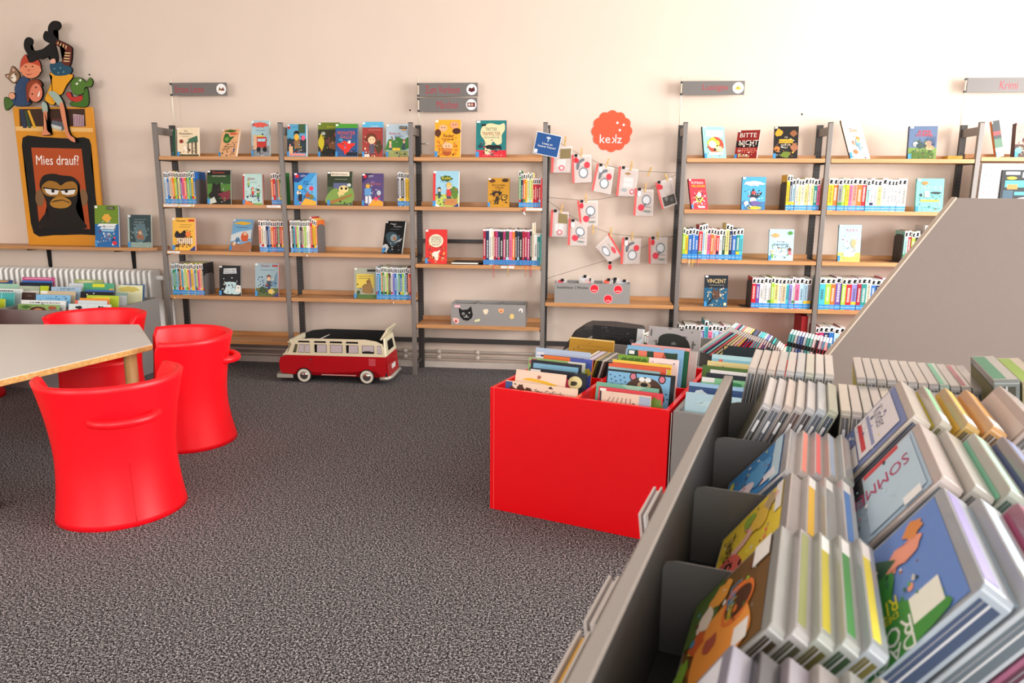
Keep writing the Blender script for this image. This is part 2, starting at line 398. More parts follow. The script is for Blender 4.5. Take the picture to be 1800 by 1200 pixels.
row(1.70, 1.975, LV[4], 20, .25, ['pale blue', 'blue', 'turquoise', 'orange', 'green', 'cream', 'lime green', 'brown', 'black', 'white', 'violet', 'blue', 'pale blue', 'green', 'blue', 'lime green', 'pale blue', 'navy', 'orange', 'red'], 'right part of fourth board, bus bay')
row(2.808, 2.972, LV[2], 11, .25, ['green', 'navy', 'orange', 'yellow', 'cream', 'lime green', 'pale yellow', 'red', 'red', 'crimson', 'red'], 'second board under Zum Vorlesen sign', tall={0: .27, 7: .215, 8: .215, 9: .215, 10: .215})
row(2.54, 2.972, .875, 22, .272, ['crimson', 'navy', 'white', 'cream', 'crimson', 'magenta', 'navy', 'black', 'magenta', 'dark green', 'pink', 'orange', 'black', 'navy', 'black', 'crimson', 'crimson', 'magenta', 'black', 'cream', 'white', 'teal'], 'third board under Zum Vorlesen sign', kind=1, tall={19: .32, 20: .235, 21: .235}, hv=.004)
row(4.74, 4.975, LV[2], 11, .225, ['yellow', 'navy', 'pale blue', 'cream', 'pale yellow', 'cream', 'pale yellow', 'cream', 'pale yellow', 'teal', 'pink'], 'second board under Lustiges sign', tall={0: .25, 1: .25})
bookend(4.733, LV[2], .2, 'dark bookend left of the row on the second board under the Lustiges sign', dark=True)
row(4.026, 4.46, LV[3], 19, .225, ['lime green', 'yellow', 'blue', 'blue', 'blue', 'red', 'pale blue', 'cream', 'pink', 'orange', 'salmon', 'red', 'white', 'dark green', 'pale yellow', 'navy', 'blue', 'teal', 'turquoise'], 'third board under Lustiges sign', tall={5: .25, 6: .255, 7: .26, 14: .262, 15: .255})
row(4.548, 4.975, LV[4], 16, .228, ['red', 'purple', 'white', 'white', 'white', 'lime green', 'pale yellow', 'white', 'beige', 'turquoise', 'violet', 'white', 'pink', 'pale blue', 'pale blue', 'grey'], 'fourth board under Lustiges sign', side='3a3030')
bookend(4.541, LV[4], .2, 'dark bookend left of the row on the fourth board under the Lustiges sign', dark=True)
row(4.03, 4.46, LV[5], 16, .215, ['navy', 'brown', 'navy', 'black', 'brown', 'crimson', 'purple', 'turquoise', 'pink', 'pale blue', 'pale blue', 'violet', 'pink', 'turquoise', 'pale blue', 'magenta'], 'lowest board under Lustiges sign', tall={7: .25})
row(5.03, 5.565, LV[2], 19, .225, ['yellow', 'orange', 'grey', 'lime green', 'yellow', 'pink', 'salmon', 'orange', 'red', 'mint', 'white', 'white', 'pale yellow', 'white', 'white', 'white', 'white', 'white', 'cream'], 'second board right of Lustiges bay')
row(5.585, 5.83, LV[3], 9, .225, ['mint', 'red', 'lime green', 'black', 'cream', 'white', 'white', 'beige', 'white'], 'third board right of Lustiges bay', tall={5: .265, 4: .2})
bookend(5.575, LV[3], .2, 'dark bookend left of the row on the third board right of the Lustiges bay', dark=True)
row(5.03, 5.50, LV[4], 13, .235, ['turquoise', 'lime green', 'orange', 'purple', 'lime green', 'red', 'violet', 'crimson', 'teal', 'cream', 'blue', 'navy', 'pink'], 'fourth board right of Lustiges bay')
row(5.03, 5.24, LV[5], 6, .225, ['crimson', 'magenta', 'navy', 'blue', 'pale blue', 'red'], 'lowest board right of Lustiges bay')
# ---------------------------------------------------------------- face-out books
def face_book(x0, x1, z, h, spine, art, lab, y=.045, t=.018, tilt=.11, rz=0, extra=0, grp='picture books shown face-out on the shelves', ry=0):
    w_ = x1-x0; m = MB(); c = paper(spine)
    m.box(0, w_, 0, .002, 0, h, c); m.box(0, w_, t-.002, t, 0, h, c); m.box(0, .0025, 0, t, 0, h, c)
    T = lambda a, b, k: (a*w_, -k, b*h)
    bgs = [sh for sh in art if sh[0] == 'r' and sh[3]-sh[1] > .9]; rest = [sh for sh in art if sh not in bgs]
    m.art(T, bgs+detail(art, 34, lab)+rest+detail(art, 12, lab+'b', .05, .5)+[('r', .0, .012, .11, .16, '3f8fd0'), ('r', .02, .93, .14, .985, 'f0eeea')])
    o = m.build('book', loc=(x0, y, z+w_*max(0, math.sin(ry))), rot=(-tilt, ry, rz))
    m = MB(); m.box(.003, w_-.003, .002, t-.002, .002, h-.002, M('eee9dc', .8, noise=.15, scale=400)); m.build('page_block', o)
    tag(o, lab, 'book', grp)
    return o
R = lambda a, b, c, d, h: ('r', a, b, c, d, h)
Ee = lambda a, b, c, d, h: ('e', a, b, c, d, h)
Tt = lambda s, a, b, w_, h_, c: ('t', s, a, b, w_, h_, c)
Pp = lambda pts, c: ('p', pts, c)
def dash(x0, x1, y, c, h_=.012): # a line of unreadable small print
    out = []; x = x0; k = 0
    while x < x1:
        l = .03+.03*((k*7) % 5)/4; out.append(R(x, y, min(x+l, x1), y+h_, c)); x += l+.02; k += 1
    return out
def kid(cx, cy, s, skin, hair, shirt, legs='2a3a6a'):
    return [Pp([(cx-.12*s, cy), (cx-.09*s, cy+.22*s), (cx+.09*s, cy+.22*s), (cx+.12*s, cy)], shirt), R(cx-.07*s, cy-.13*s, cx-.01*s, cy, legs), R(cx+.01*s, cy-.13*s, cx+.07*s, cy, legs),
            Ee(cx, cy+.31*s, .1*s, .1*s, skin), Pp([(cx-.11*s, cy+.3*s), (cx-.1*s, cy+.41*s), (cx, cy+.45*s), (cx+.1*s, cy+.41*s), (cx+.11*s, cy+.3*s), (cx+.05*s, cy+.37*s), (cx-.05*s, cy+.36*s)], hair),
            Ee(cx-.035*s, cy+.31*s, .012*s, .012*s, '181818'), Ee(cx+.035*s, cy+.31*s, .012*s, .012*s, '181818')]
blob = lambda cx, cy, rx, ry, n, seed: [(cx+rx*math.cos(i*2*pi/n)*(1+.22*math.sin(i*seed+seed)), cy+ry*math.sin(i*2*pi/n)*(1+.22*math.cos(i*seed*1.7))) for i in range(n)]
z1, z2, z3, z4 = LV[1], LV[2], LV[3], LV[4]
face_book(.11, .135, z1, .205, '1c4a34', [], 'dark green thin book standing at the left end of the top board', t=.02)
face_book(.15, .322, z1, .218, 'ead6b4', [R(0, 0, 1, 1, 'ead6b4'), Tt('Die', .42, .88, .14, .05, '3a3028'), Tt('Muskeltiere', .42, .79, .62, .07, '3a3028')]+dash(.2, .6, .69, '6a5a48')+[Ee(.2, .52, .09, .065, '8c2a22'), Pp([(.45, .45), (.6, .62), (.95, .72), (.98, .5), (.7, .48)], '3f6a50'), Pp([(.25, .3), (.4, .4), (.5, .2), (.42, .14)], 'f2e4cc'), R(.5, .1, .54, .46, '4a3c30'), R(.68, .08, .73, .5, '4a3c30'), R(.85, .08, .92, .52, '4a3c30'), R(0, 0, 1, .07, '4c4c34')], 'cream picture book titled Die Muskeltiere on the top left board')
face_book(.455, .625, z1, .218, 'eebb8a', [R(0, 0, 1, 1, 'eeb788'), Pp(blob(.5, .93, .3, .045, 14, 1), '3c6a28'), Pp(blob(.7, .83, .22, .04, 14, 2), 'e0603a'), Pp(smooth_poly([(.15, .6), (.2, .82), (.38, .83), (.5, .72), (.75, .73), (.6, .62), (.5, .52), (.28, .5)]), '2f6a34'), Pp(blob(.35, .64, .12, .08, 12, 2), '78a848')]+dash(.25, .85, .36, '6a4a34')+dash(.25, .7, .27, '6a4a34')+kid(.85, .2, .4, 'e8c098', '704028', '4a6aa0'), 'peach picture book with a green crocodile on the top left board', rz=-.3, tilt=.28, y=.1)
face_book(.748, .888, z1, .27, '9cc0cc', [R(0, 0, 1, 1, 'a4c4cc'), R(0, 0, 1, .3, '8a8f94'), Pp(blob(.5, .88, .42, .07, 16, 2), 'e05a4c')]+dash(.25, .75, .72, '40506a')+[R(.3, .25, .85, .55, 'c23428'), R(.35, .42, .8, .5, 'a8d0e0'), R(.1, .2, .3, .6, 'd8b08c'), Ee(.4, .2, .12, .07, '18181c'), Ee(.75, .2, .12, .07, '18181c'), R(.32, .55, .7, .59, 'd8c84c')], 'pale blue fire engine picture book on the top left board', t=.03)
face_book(.366, .556, z2, .262, '14261c', [R(0, 0, 1, 1, '4c7c30'), R(0, .86, 1, 1, '10120f'), R(0, .6, 1, .86, '24481c'), R(0, 0, 1, .16, '10160f'), Tt('Drachen', .5, .93, .5, .05, 'd85040'), Tt('und Leseritter', .52, .83, .6, .045, 'e8d8c8'), Pp(smooth_poly([(.05, .25), (.2, .4), (.25, .62), (.4, .58), (.55, .6), (.6, .38), (.95, .28), (.6, .2), (.3, .14)]), '15110f'), Pp([(.45, .3), (.98, .42), (.98, .16), (.7, .1)], '7a2838'), Pp([(0, .1), (.3, .22), (.4, .06), (.1, 0)], 'c8ccc0')], 'black and green dragon book on the second board of the leftmost bay')
face_book(.655, .81, z2, .235, 'c83848', [R(0, 0, 1, 1, 'b8dad4'), R(0, 0, .08, 1, 'c83848'), Tt('Hexe', .45, .85, .35, .08, 'b03050')]+dash(.4, .75, .72, '7a5080')+kid(.3, .62, .45, 'f0d0a8', '6a8a30', '88b848')+kid(.52, .32, .55, 'f0c8a0', 'c83828', 'c83828')+kid(.8, .25, .6, 'e8c8a0', '284020', '3c8838')+[Pp([(0, 0), (0, .1), (.3, .12), (.6, 0)], 'e87a38'), R(.6, 0, 1, .05, '88b858')], 'pale mint witch picture book on the second board of the leftmost bay', t=.035)
face_book(.05, .237, z3, .256, 'd84830', [R(0, 0, 1, 1, 'f0b848'), Tt('Duden', .4, .91, .4, .06, '5a3020'), R(.72, .89, .98, .95, 'c82828')]+dash(.35, .85, .78, '4a3020')+dash(.3, .8, .71, '4a3020')+[Pp(smooth_poly([(.1, .45), (.2, .6), (.35, .52), (.55, .62), (.65, .45), (.5, .35), (.25, .36)]), '1a1414'), Ee(.7, .5, .12, .08, 'e87838'), R(.2, .2, .9, .38, 'e8d4b8')]+[R(.25+.09*k, .15, .27+.09*k, .42, '7a5844') for k in range(7)]+[Pp([(.0, .1), (.3, .22), (.3, .1)], '5a4030'), Pp([(.75, 0), (1, .15), (1, 0)], '283c80')], 'yellow picture book with a black horse on the third left board', t=.02)
face_book(.492, .685, z3, .256, '6aa0cc', [R(0, 0, 1, 1, '7cb4dc'), Pp(blob(.5, .87, .36, .05, 14, 1), 'f0c040'), Tt('Piratengeschichten', .5, .74, .6, .045, '3a5a8a'), Pp([(0, .5), (.4, .6), (1, .68), (1, .4), (0, .3)], 'd8e4e8'), Pp(smooth_poly([(.5, .4), (.55, .56), (.7, .6), (.85, .5), (.85, .35), (.65, .3)]), 'd86038'), Ee(.68, .54, .08, .05, 'f0c8a0'), Pp(smooth_poly([(0, .05), (.1, .28), (.5, .2), (1, .3), (1, 0), (0, 0)]), 'b07858'), Ee(.35, .35, .1, .08, '4878a0'), Ee(.2, .22, .08, .06, 'e8c8a0')], 'blue pirate story book on the third left board', rz=-.25, tilt=.28, y=.1)
face_book(.412, .59, z4, .238, '0e1012', [R(0, 0, 1, 1, '101014'), Pp([(.2, .72), (.22, .9), (.8, .92), (.82, .74)], 'c8ccce'), Tt('PONYS UND', .5, .84, .5, .05, '202024'), Tt('WILDE HUNDE', .5, .77, .5, .045, '202024'), Pp(smooth_poly([(.22, .08), (.35, .3), (.25, .42), (.5, .46), (.8, .42), (.7, .25), (.95, .06)]), 'bcd8dc'), Pp([(.75, .12), (.8, .36), (1, .34), (1, .1)], 'e4e4dc'), Ee(.45, .34, .04, .025, '181818'), Ee(.6, .35, .04, .025, '181818')], 'black picture book with a white figure on the fourth left board')
face_book(.71, .9, z4, .262, 'd05a78', [R(0, 0, 1, 1, '9cb4bc'), R(.02, 0, 1, .25, '5c6a38'), Tt('Duden', .45, .92, .35, .06, 'a83040'), R(.75, .9, .98, .95, 'c03030')]+dash(.25, .85, .79, '284878')+kid(.6, .3, .8, 'e8c098', '6a3828', '3c4858')+[Pp([(.7, .3), (.95, .75), (.92, .28)], '6a90a8'), Pp(blob(.35, .2, .14, .1, 14, 3), '3a5030'), Pp(blob(.7, .15, .14, .08, 14, 2), 'e0c060'), Pp([(.75, 0), (1, .12), (1, 0)], '3a3a78')], 'grey blue knight picture book on the fourth left board')
# second bay
face_book(1.03, 1.18, z1, .243, '2a6a8c', [R(0, 0, 1, 1, '5aa4c8'), R(0, .12, 1, .55, '24343c'), R(.04, .85, .16, .95, 'd02020'), Tt('CITY', .4, .9, .24, .05, '2878b8'), R(.6, .72, .95, 1, '3c5c3c'), Ee(.5, .6, .13, .1, 'f0b030'), Pp(smooth_poly([(.34, .62), (.38, .76), (.5, .8), (.62, .76), (.66, .64), (.6, .7), (.4, .7)]), '181414'), R(.38, .25, .68, .5, '8c6a48'), Ee(.85, .58, .1, .08, 'e85878'), R(.1, .1, .3, .32, 'dcb488'), R(.1, .03, .95, .1, 'e89088')], 'toy policeman picture book at the left of the top board above the bus', t=.035)
face_book(1.262, 1.43, z1, .258, '20301a', [R(0, 0, 1, 1, '2c2c18'), R(0, .8, 1, 1, '6a7c20'), Tt('Zombies', .62, .88, .4, .06, 'd8d040'), Pp(blob(.15, .42, .12, .22, 14, 1), 'c8b828'), Ee(.25, .68, .1, .05, 'a8b0a0'), Pp(blob(.7, .3, .2, .18, 14, 2), '7a4c28'), Pp(blob(.45, .45, .1, .08, 12, 3), '5a2838'), Pp(blob(.5, .15, .3, .1, 14, 4), '10140e'), Ee(.85, .65, .1, .07, 'b04030')], 'dark green zombie book partly behind the monster book', y=.075)
face_book(1.408, 1.58, z1, .246, '285890', [R(0, 0, 1, 1, '2c5488'), R(0, .87, 1, 1, '4a9830'), Tt('MONSTER', .5, .72, .8, .1, 'e8604c'), Tt('FALLE', .5, .6, .5, .09, 'e86a50'), Pp(smooth_poly([(.1, .4), (.3, .42), (.45, .48), (.6, .42), (.9, .4), (.7, .25), (.55, .12), (.42, .08), (.35, .2), (.15, .3)]), 'e03028'), Ee(.62, .45, .07, .05, 'e8e8e8'), R(.5, .04, 1, .14, '141c24'), Pp(blob(.25, .52, .1, .06, 12, 2), '3888b8')], 'blue Monster Falle book with a red heart monster on the top board')
face_book(1.617, 1.776, z1, .26, '6cc0e0', [R(0, 0, 1, 1, 'a03a34'), R(0, .84, 1, 1, '58b4dc'), Tt('Lesen', .6, .88, .4, .05, 'e8e8e8')]+dash(.3, .9, .76, 'e0b8a0')+[Pp(smooth_poly([(.2, .5), (.25, .64), (.45, .68), (.65, .62), (.68, .5), (.6, .42), (.3, .42)]), '6a3418'), Ee(.46, .48, .18, .11, 'f0c8a0'), R(.35, .1, .58, .36, '5a5468'), R(0, 0, .35, .08, 'e8e0d8'), Pp(blob(.8, .3, .16, .2, 12, 2), '4a3820'), Ee(.4, .5, .02, .015, '181818'), Ee(.54, .5, .02, .015, '181818')], 'dark red picture book with a brown haired boy on the top board')
face_book(1.80, 1.968, z1, .243, 'c0d0d8', [R(0, 0, 1, 1, 'b8ccd8'), R(.6, .86, .95, .94, '1c1c20'), Tt('DUDEN', .77, .9, .28, .04, 'e8e0d0'), R(.7, .81, .93, .85, 'e09840'), Tt('Räuber im', .4, .72, .5, .07, 'c05868'), Tt('Schultor', .6, .64, .45, .05, '4868a0'), Pp(smooth_poly([(0, .3), (.15, .55), (.35, .5), (.55, .62), (.8, .5), (1, .6), (1, .25), (0, .22)]), '3c7c34'), R(.3, .2, .65, .28, 'e8c040'), R(0, 0, 1, .2, '98a060')]+kid(.2, .28, .5, 'f0d0b0', 'e8c040', 'f0a8a0')+kid(.82, .3, .55, 'f0c8b0', 'a86050', '485068'), 'pale blue picture book with three children at the right of the top board')
face_book(1.066, 1.243, z2, .245, '2880c8', [R(0, 0, 1, 1, '3c98d8'), Pp([(0, 1), (.7, 1), (.2, .7), (0, .72)], '203c80'), R(.06, .85, .22, .95, 'd82020'), Tt('CITY', .42, .9, .24, .06, 'f0f0f0'), Pp([(.5, .5), (1, 1), (1, .2)], '68b4e4'), Tt('Der', .55, .73, .2, .05, '183c7c'), Tt('Popstar', .65, .65, .45, .07, '183c7c'), Ee(.78, .52, .1, .07, 'e03c58'), Pp([(.3, .0), (.5, .22), (1, .12), (1, 0)], 'f0b038'), Ee(.28, .55, .1, .07, 'f0c030'), Ee(.22, .38, .1, .07, 'e8e0d0'), R(.2, .12, .36, .34, '181c28'), Ee(.6, .3, .09, .07, 'b05c30'), Ee(.78, .26, .1, .08, '807838')], 'blue Popstar picture book with toy figures on the second board')
face_book(1.33, 1.525, z2, .258, '1c3418', [R(0, 0, 1, 1, '48603c'), R(0, .55, 1, 1, '28341c'), R(.15, .86, .9, .99, 'e8dcc8'), Tt('Bildermaus', .5, .92, .62, .07, '5a3820')]+dash(.3, .8, .76, 'c8c8b8')+[Pp(smooth_poly([(0, .3), (.3, .5), (.6, .4), (1, .5), (1, .1), (0, .06)]), '7c9c48'), R(.25, .5, .8, .66, '5c6488'), Ee(.66, .48, .2, .11, 'e8d08c'), Ee(.56, .36, .14, .07, 'e0c880'), Ee(.58, .5, .05, .04, '2c2414'), Ee(.76, .5, .05, .04, '2c2414'), Pp([(0, .1), (.5, .22), (1, .35), (1, .28), (.6, .16), (.2, .04)], 'a07038'), Ee(.88, .6, .08, .05, 'd0d8d0')], 'green picture book with a night animal on a branch on the second board')
face_book(1.603, 1.768, z2, .244, '4a3870', [R(0, 0, 1, 1, '544278'), Pp([(0, 1), (.5, 1), (0, .7)], '281c50'), R(.08, .86, .22, .95, 'd82020'), Tt('CITY', .42, .91, .24, .06, 'f0f0f0'), Tt('Der', .52, .74, .18, .04, 'c8b0d8'), Tt('Astronaut', .65, .68, .5, .05, 'e87848'), Pp([(.3, 0), (.6, .25), (1, .12), (1, 0)], 'f0a030'), Ee(.28, .62, .14, .09, '7c6c60'), Ee(.28, .6, .09, .06, 'e8a83c'), R(.12, .32, .44, .54, '6098cc'), R(.16, .08, .28, .3, 'e0e4ec'), R(.32, .08, .44, .3, 'e0e4ec'), Ee(.8, .4, .1, .08, 'b8c4cc'), Ee(.66, .22, .09, .06, 'e04870')], 'purple Astronaut picture book with a toy spaceman on the second board')
face_book(1.733, 1.905, z3, .258, '9cb0b0', [R(0, 0, 1, 1, '0c1014'), Tt('Magic', .42, .9, .3, .06, 'e8e8e8'), Tt('Marathon', .65, .83, .4, .045, 'd0d4d8')]+dash(.3, .75, .74, '8898a0')+[Pp(smooth_poly([(.1, .55), (.3, .66), (.6, .62), (.85, .42), (.6, .25), (.3, .3)]), '38505c'), Ee(.52, .48, .17, .11, '90a4ac'), Ee(.56, .46, .08, .06, 'b07850'), Ee(.15, .16, .16, .12, 'c8d0d0'), Ee(.12, .12, .08, .06, '3878b0'), Pp([(.5, .3), (.95, .48), (.9, .4)], 'c8ccc8')], 'black space picture book on the third board above the bus', rz=-.25, tilt=.3, y=.1)
face_book(1.518, 1.69, z4, .24, 'a8ac9c', [R(0, 0, 1, 1, 'a8ab98'), R(.6, .88, .98, .95, '1c1c1c'), R(.1, .35, .92, .8, 'd8c050')]+dash(.2, .8, .72, '6a5a30', .02)+dash(.2, .75, .65, '6a5a30', .02)+[Pp(smooth_poly([(.4, .2), (.45, .45), (.6, .5), (.7, .66), (.8, .5), (.85, .2)]), '8c6c3c'), Ee(.63, .56, .06, .045, '7a5028'), R(0, 0, 1, .14, '4c7038'), Ee(.2, .2, .08, .06, '304c28')], 'grey and yellow picture book on the fourth board above the bus')
# third bay
face_book(2.172, 2.365, z1, .274, 'd8b090', [R(0, 0, 1, 1, 'f0a828'), Ee(.32, .78, .17, .09, 'f0b088'), Ee(.76, .86, .17, .09, 'f0a078'), Ee(.85, .7, .16, .08, '482018'), Ee(.12, .65, .12, .1, '582c14'), Tt('Räuber', .55, .58, .42, .09, '602810'), Tt('& Weber', .5, .49, .4, .05, '7a3c18'), Ee(.5, .3, .2, .09, 'f0b890'), Ee(.48, .12, .17, .08, 'a85020'), Ee(.5, .2, .2, .05, 'c87838')]+[Ee(x, y, .06, .04, 'd88018') for x, y in ((.15, .3), (.22, .2), (.85, .2), (.82, .32), (.8, .1), (.25, .08), (.15, .42))]+[Ee(x, y, .02, .015, '201008') for x, y in ((.28, .79), (.38, .79), (.72, .87), (.82, .87), (.45, .3), (.56, .3))], 'orange honeycomb bee picture book under the Zum Vorlesen sign', t=.03)
face_book(2.482, 2.708, z1, .27, 'c83040', [R(0, 0, 1, 1, '1c7878'), R(0, 0, 1, .2, 'd02838'), Pp(smooth_poly([(.15, .62), (.2, .82), (.45, .92), (.75, .88), (.92, .92), (.95, .75), (.85, .6), (.85, .4), (.7, .34), (.55, .42), (.42, .12), (.3, .12), (.3, .42)]), 'dcd4a8'), Tt('TRITTER', .5, .76, .38, .08, '38302c'), Tt('TRAMPELTIER', .5, .64, .6, .1, '98282c'), Tt('UND DAS FREMDE TIER', .52, .54, .5, .045, '38302c'), Pp(blob(.55, .28, .28, .06, 18, 5), '141418'), Pp(blob(.25, .87, .08, .03, 10, 4), '18181c'), Ee(.15, .3, .07, .04, '283048')]+dash(.25, .75, .06, 'e8b0a8'), 'teal and red Tritter Trampeltier picture book on the top board')
face_book(2.153, 2.35, z2, .266, 'e8e8e8', [R(0, 0, 1, 1, '9ccce0'), R(0, 0, 1, .35, 'b8c860'), R(0, .06, .1, .98, 'd83838'), Pp(blob(.52, .79, .22, .08, 14, 2), '405c28'), Tt('Kalle', .52, .8, .34, .07, 'f0d838')]+dash(.3, .75, .69, '5878a8')+[Pp(blob(.85, .4, .14, .18, 14, 3), '5c8030')]+kid(.62, .3, .85, 'f0c090', 'e8b030', 'd83c34')+kid(.25, .3, .55, 'e8c098', '181818', '284838')+[R(.45, .04, .95, .22, 'c08048'), Pp([(.8, 0), (1, .1), (1, 0)], '283c80'), Pp([(.1, 0), (.1, .1), (.3, .0)], 'f0f0f0')], 'bright picture book with two children on the second board under the Zum Vorlesen sign', t=.03)
face_book(2.572, 2.735, z2, .216, '7a5818', [R(0, 0, 1, 1, 'c48c20'), Ee(.2, .9, .14, .06, '5c2c18'), Ee(.8, .92, .15, .06, '382014'), Tt('Der verrückte', .5, .76, .6, .07, '4c3010'), Tt('Erfinder', .55, .67, .4, .07, '4c3010'), Pp(blob(.42, .47, .2, .1, 18, 7), '201408'), Ee(.42, .43, .09, .06, 'a87018'), Ee(.76, .34, .15, .1, '201408'), Ee(.76, .34, .11, .075, 'c89830'), Pp([(.3, .1), (.4, .38), (.52, .36), (.5, .1), (.45, .1), (.42, .25), (.35, .1)], '2c1c0c')], 'ochre picture book with a black lion on the second board')
face_book(2.088, 2.255, .875, .262, 'a82028', [R(0, 0, 1, 1, 'd82c28'), Ee(.5, .67, .34, .19, 'e8dcc0'), Tt('SIEBEN', .5, .77, .42, .06, '2c4030'), Tt('TROPFEN', .5, .7, .5, .06, '2c4030'), Tt('MITTEN IN DER', .5, .635, .5, .045, '2c4030'), Tt('NACHT', .5, .56, .36, .06, '2c4030'), Pp(smooth_poly([(.3, .25), (.4, .35), (.55, .36), (.7, .4), (.62, .28), (.6, .12), (.5, .1), (.42, .2)]), 'f0e0d0')]+[R(.1+.11*k, .08+.05*(k % 3), .12+.11*k, .16+.05*(k % 3), 'f0a048') for k in range(8)]+[Pp([(0, 0), (0, .12), (.25, .02)], '38508c')], 'red picture book with round cream title on the third board', t=.022)
o = MB(); o.box(0, .23, 0, .16, 0, .006, paper('1c1c20')); o.box(0, .2, -.001, .155, .006, .016, M('ece8e0', .8)); o.box(0, .23, 0, .16, .016, .02, paper('201c20'))
tag(o.build('book', loc=(2.3, .01, .875)), 'dark picture book lying flat beside the red book', 'book')
# fifth bay
face_book(4.152, 4.322, z1, .24, '1c2824', [R(0, 0, 1, 1, '8ed4c8'), R(.12, .68, .92, .88, 'f0f0ee'), Tt('BUH & FLATSCH', .5, .82, .72, .08, '20242c'), Tt('ERMITTELN', .5, .73, .6, .06, '3c4450'), Ee(.55, .42, .37, .26, 'e04430'), Pp(blob(.45, .48, .24, .16, 14, 1), 'f0d03c'), Ee(.4, .44, .17, .11, 'f4ece4'), Pp(blob(.68, .3, .2, .09, 14, 2), 'e8d890'), Ee(.62, .4, .04, .025, '141418'), Pp([(.4, .24), (.5, .34), (.6, .24)], '181820'), R(.2, .12, .85, .2, 'f4f0ee')], 'mint green picture book with a yellow duck at the left under the Lustiges sign', t=.022, rz=.3, tilt=.3, y=.05)
face_book(4.372, 4.53, z1, .22, 'e8e0d8', [R(0, 0, 1, 1, '8c2020'), R(0, .4, 1, .62, '18100e'), Tt('BITTE', .5, .82, .75, .15, 'f0e8e0'), Tt('NICHT', .55, .56, .85, .17, 'f0e8e0'), Tt('ÖFFNEN', .55, .3, .9, .2, 'e8806c'), Tt('BISSIG', .42, .09, .5, .08, 'e8d8a0')], 'dark red Bitte nicht öffnen book under the Lustiges sign', t=.026, rz=-.4, tilt=.36, y=.12)
face_book(4.63, 4.796, z1, .23, 'd8d4cc', [R(0, 0, 1, 1, '1c1a1c'), Pp(blob(.2, .8, .14, .12, 12, 1), 'c8982c'), Pp(blob(.8, .78, .14, .1, 12, 2), '8c5838'), Pp(blob(.15, .3, .12, .1, 12, 3), 'c87838'), Pp(blob(.85, .35, .14, .14, 12, 2), 'a06848'), Pp(blob(.5, .12, .2, .1, 12, 4), '6a7c2c'), R(.22, .48, .78, .6, 'd8a82c'), Tt('BERÜHMTESTE', .5, .54, .5, .07, '28201c'), Tt('FIGUR DER', .5, .42, .4, .05, 'd8ccb8'), Tt('WELT', .48, .34, .22, .05, 'd8ccb8'), Tt('DIE', .5, .66, .12, .045, 'd8ccb8')], 'black picture book with a gold title band under the Lustiges sign', rz=-.1, tilt=.2)
face_book(4.078, 4.215, z2, .23, '701824', [R(0, 0, 1, 1, 'd02c3c'), Tt('PLÖTZLICH', .5, .88, .7, .09, 'f8f0f0'), Tt('MILLIONÄR', .55, .77, .8, .09, 'f0c82c'), Pp(blob(.5, .35, .2, .13, 14, 2), 'f0d050'), Ee(.55, .48, .12, .08, 'f0ecec'), Pp([(.2, .5), (.45, .36), (.7, .4), (.5, .24)], '18141c')]+[Ee(.12+.1*k, .2+.3*((k*3) % 5)/5, .03, .02, 'f4c0c8') for k in range(8)]+[R(.4, .04, .8, .1, 'e8d8e0')], 'red Plötzlich Millionär book on the second board under the Lustiges sign', rz=.38, tilt=.32, y=.04)
face_book(4.432, 4.6, z2, .236, '183c50', [R(0, 0, 1, 1, '4ca4d0'), Pp(blob(.5, .8, .4, .07, 16, 2), 'f0f4f4'), Tt("KÄPT'N KNUDDEL", .5, .79, .68, .07, '28486c'), R(0, 0, 1, .25, '3c78a8'), Pp(smooth_poly([(.38, .38), (.42, .55), (.5, .65), (.58, .5), (.85, .52), (.65, .36)]), '28303c'), Ee(.5, .52, .09, .05, 'd84844'), Ee(.48, .3, .14, .08, 'e8ecec'), Pp(blob(.6, .2, .22, .07, 16, 3), '6c5c98'), Ee(.55, .06, .3, .05, 'f0b838'), Ee(.2, .2, .1, .06, 'e0e8e8')], 'sky blue picture book with a small captain on the second board', t=.025)
face_book(4.65, 4.826, z3, .227, '3c6c98', [R(0, 0, 1, 1, 'b0d4e4'), Pp(blob(.25, .8, .15, .07, 14, 1), 'e8a068'), Pp(blob(.85, .88, .1, .06, 12, 2), '4c9038'), Pp(blob(.5, .65, .35, .04, 16, 2), 'd8ecf4'), Tt('Das kleine', .5, .62, .35, .05, '3c4c6c'), Tt('Räubermädchen', .5, .52, .62, .07, '3c4c6c'), Tt('am See', .5, .42, .25, .05, '3c4c6c'), Ee(.85, .35, .07, .06, '6c3828'), R(.8, .18, .92, .3, 'e8707c'), Ee(.15, .28, .07, .05, 'e8b898'), R(.12, .08, .2, .22, '7cb038'), Pp(blob(.5, .2, .3, .05, 16, 5), 'c8e4f0')], 'pale blue water picture book alone on the third board under the Lustiges sign')
face_book(4.207, 4.377, z4, .234, '14242c', [R(0, 0, 1, 1, '14587c'), R(0, .6, 1, 1, '12202c'), Tt('VINCENT', .5, .82, .82, .13, 'e0c48c')]+dash(.2, .85, .68, 'c8b890')+[Pp(smooth_poly([(.35, .35), (.4, .6), (.5, .5), (.62, .62), (.6, .45), (.75, .4), (.65, .3), (.45, .24)]), '5c4034'), Ee(.7, .38, .05, .03, 'e0c0a8'), Pp([(.15, .05), (.3, .25), (.4, .27), (.25, .1)], '181c24'), R(.84, .04, .96, .13, 'd0cca8')], 'dark blue Vincent picture book with a bat on the fourth board')
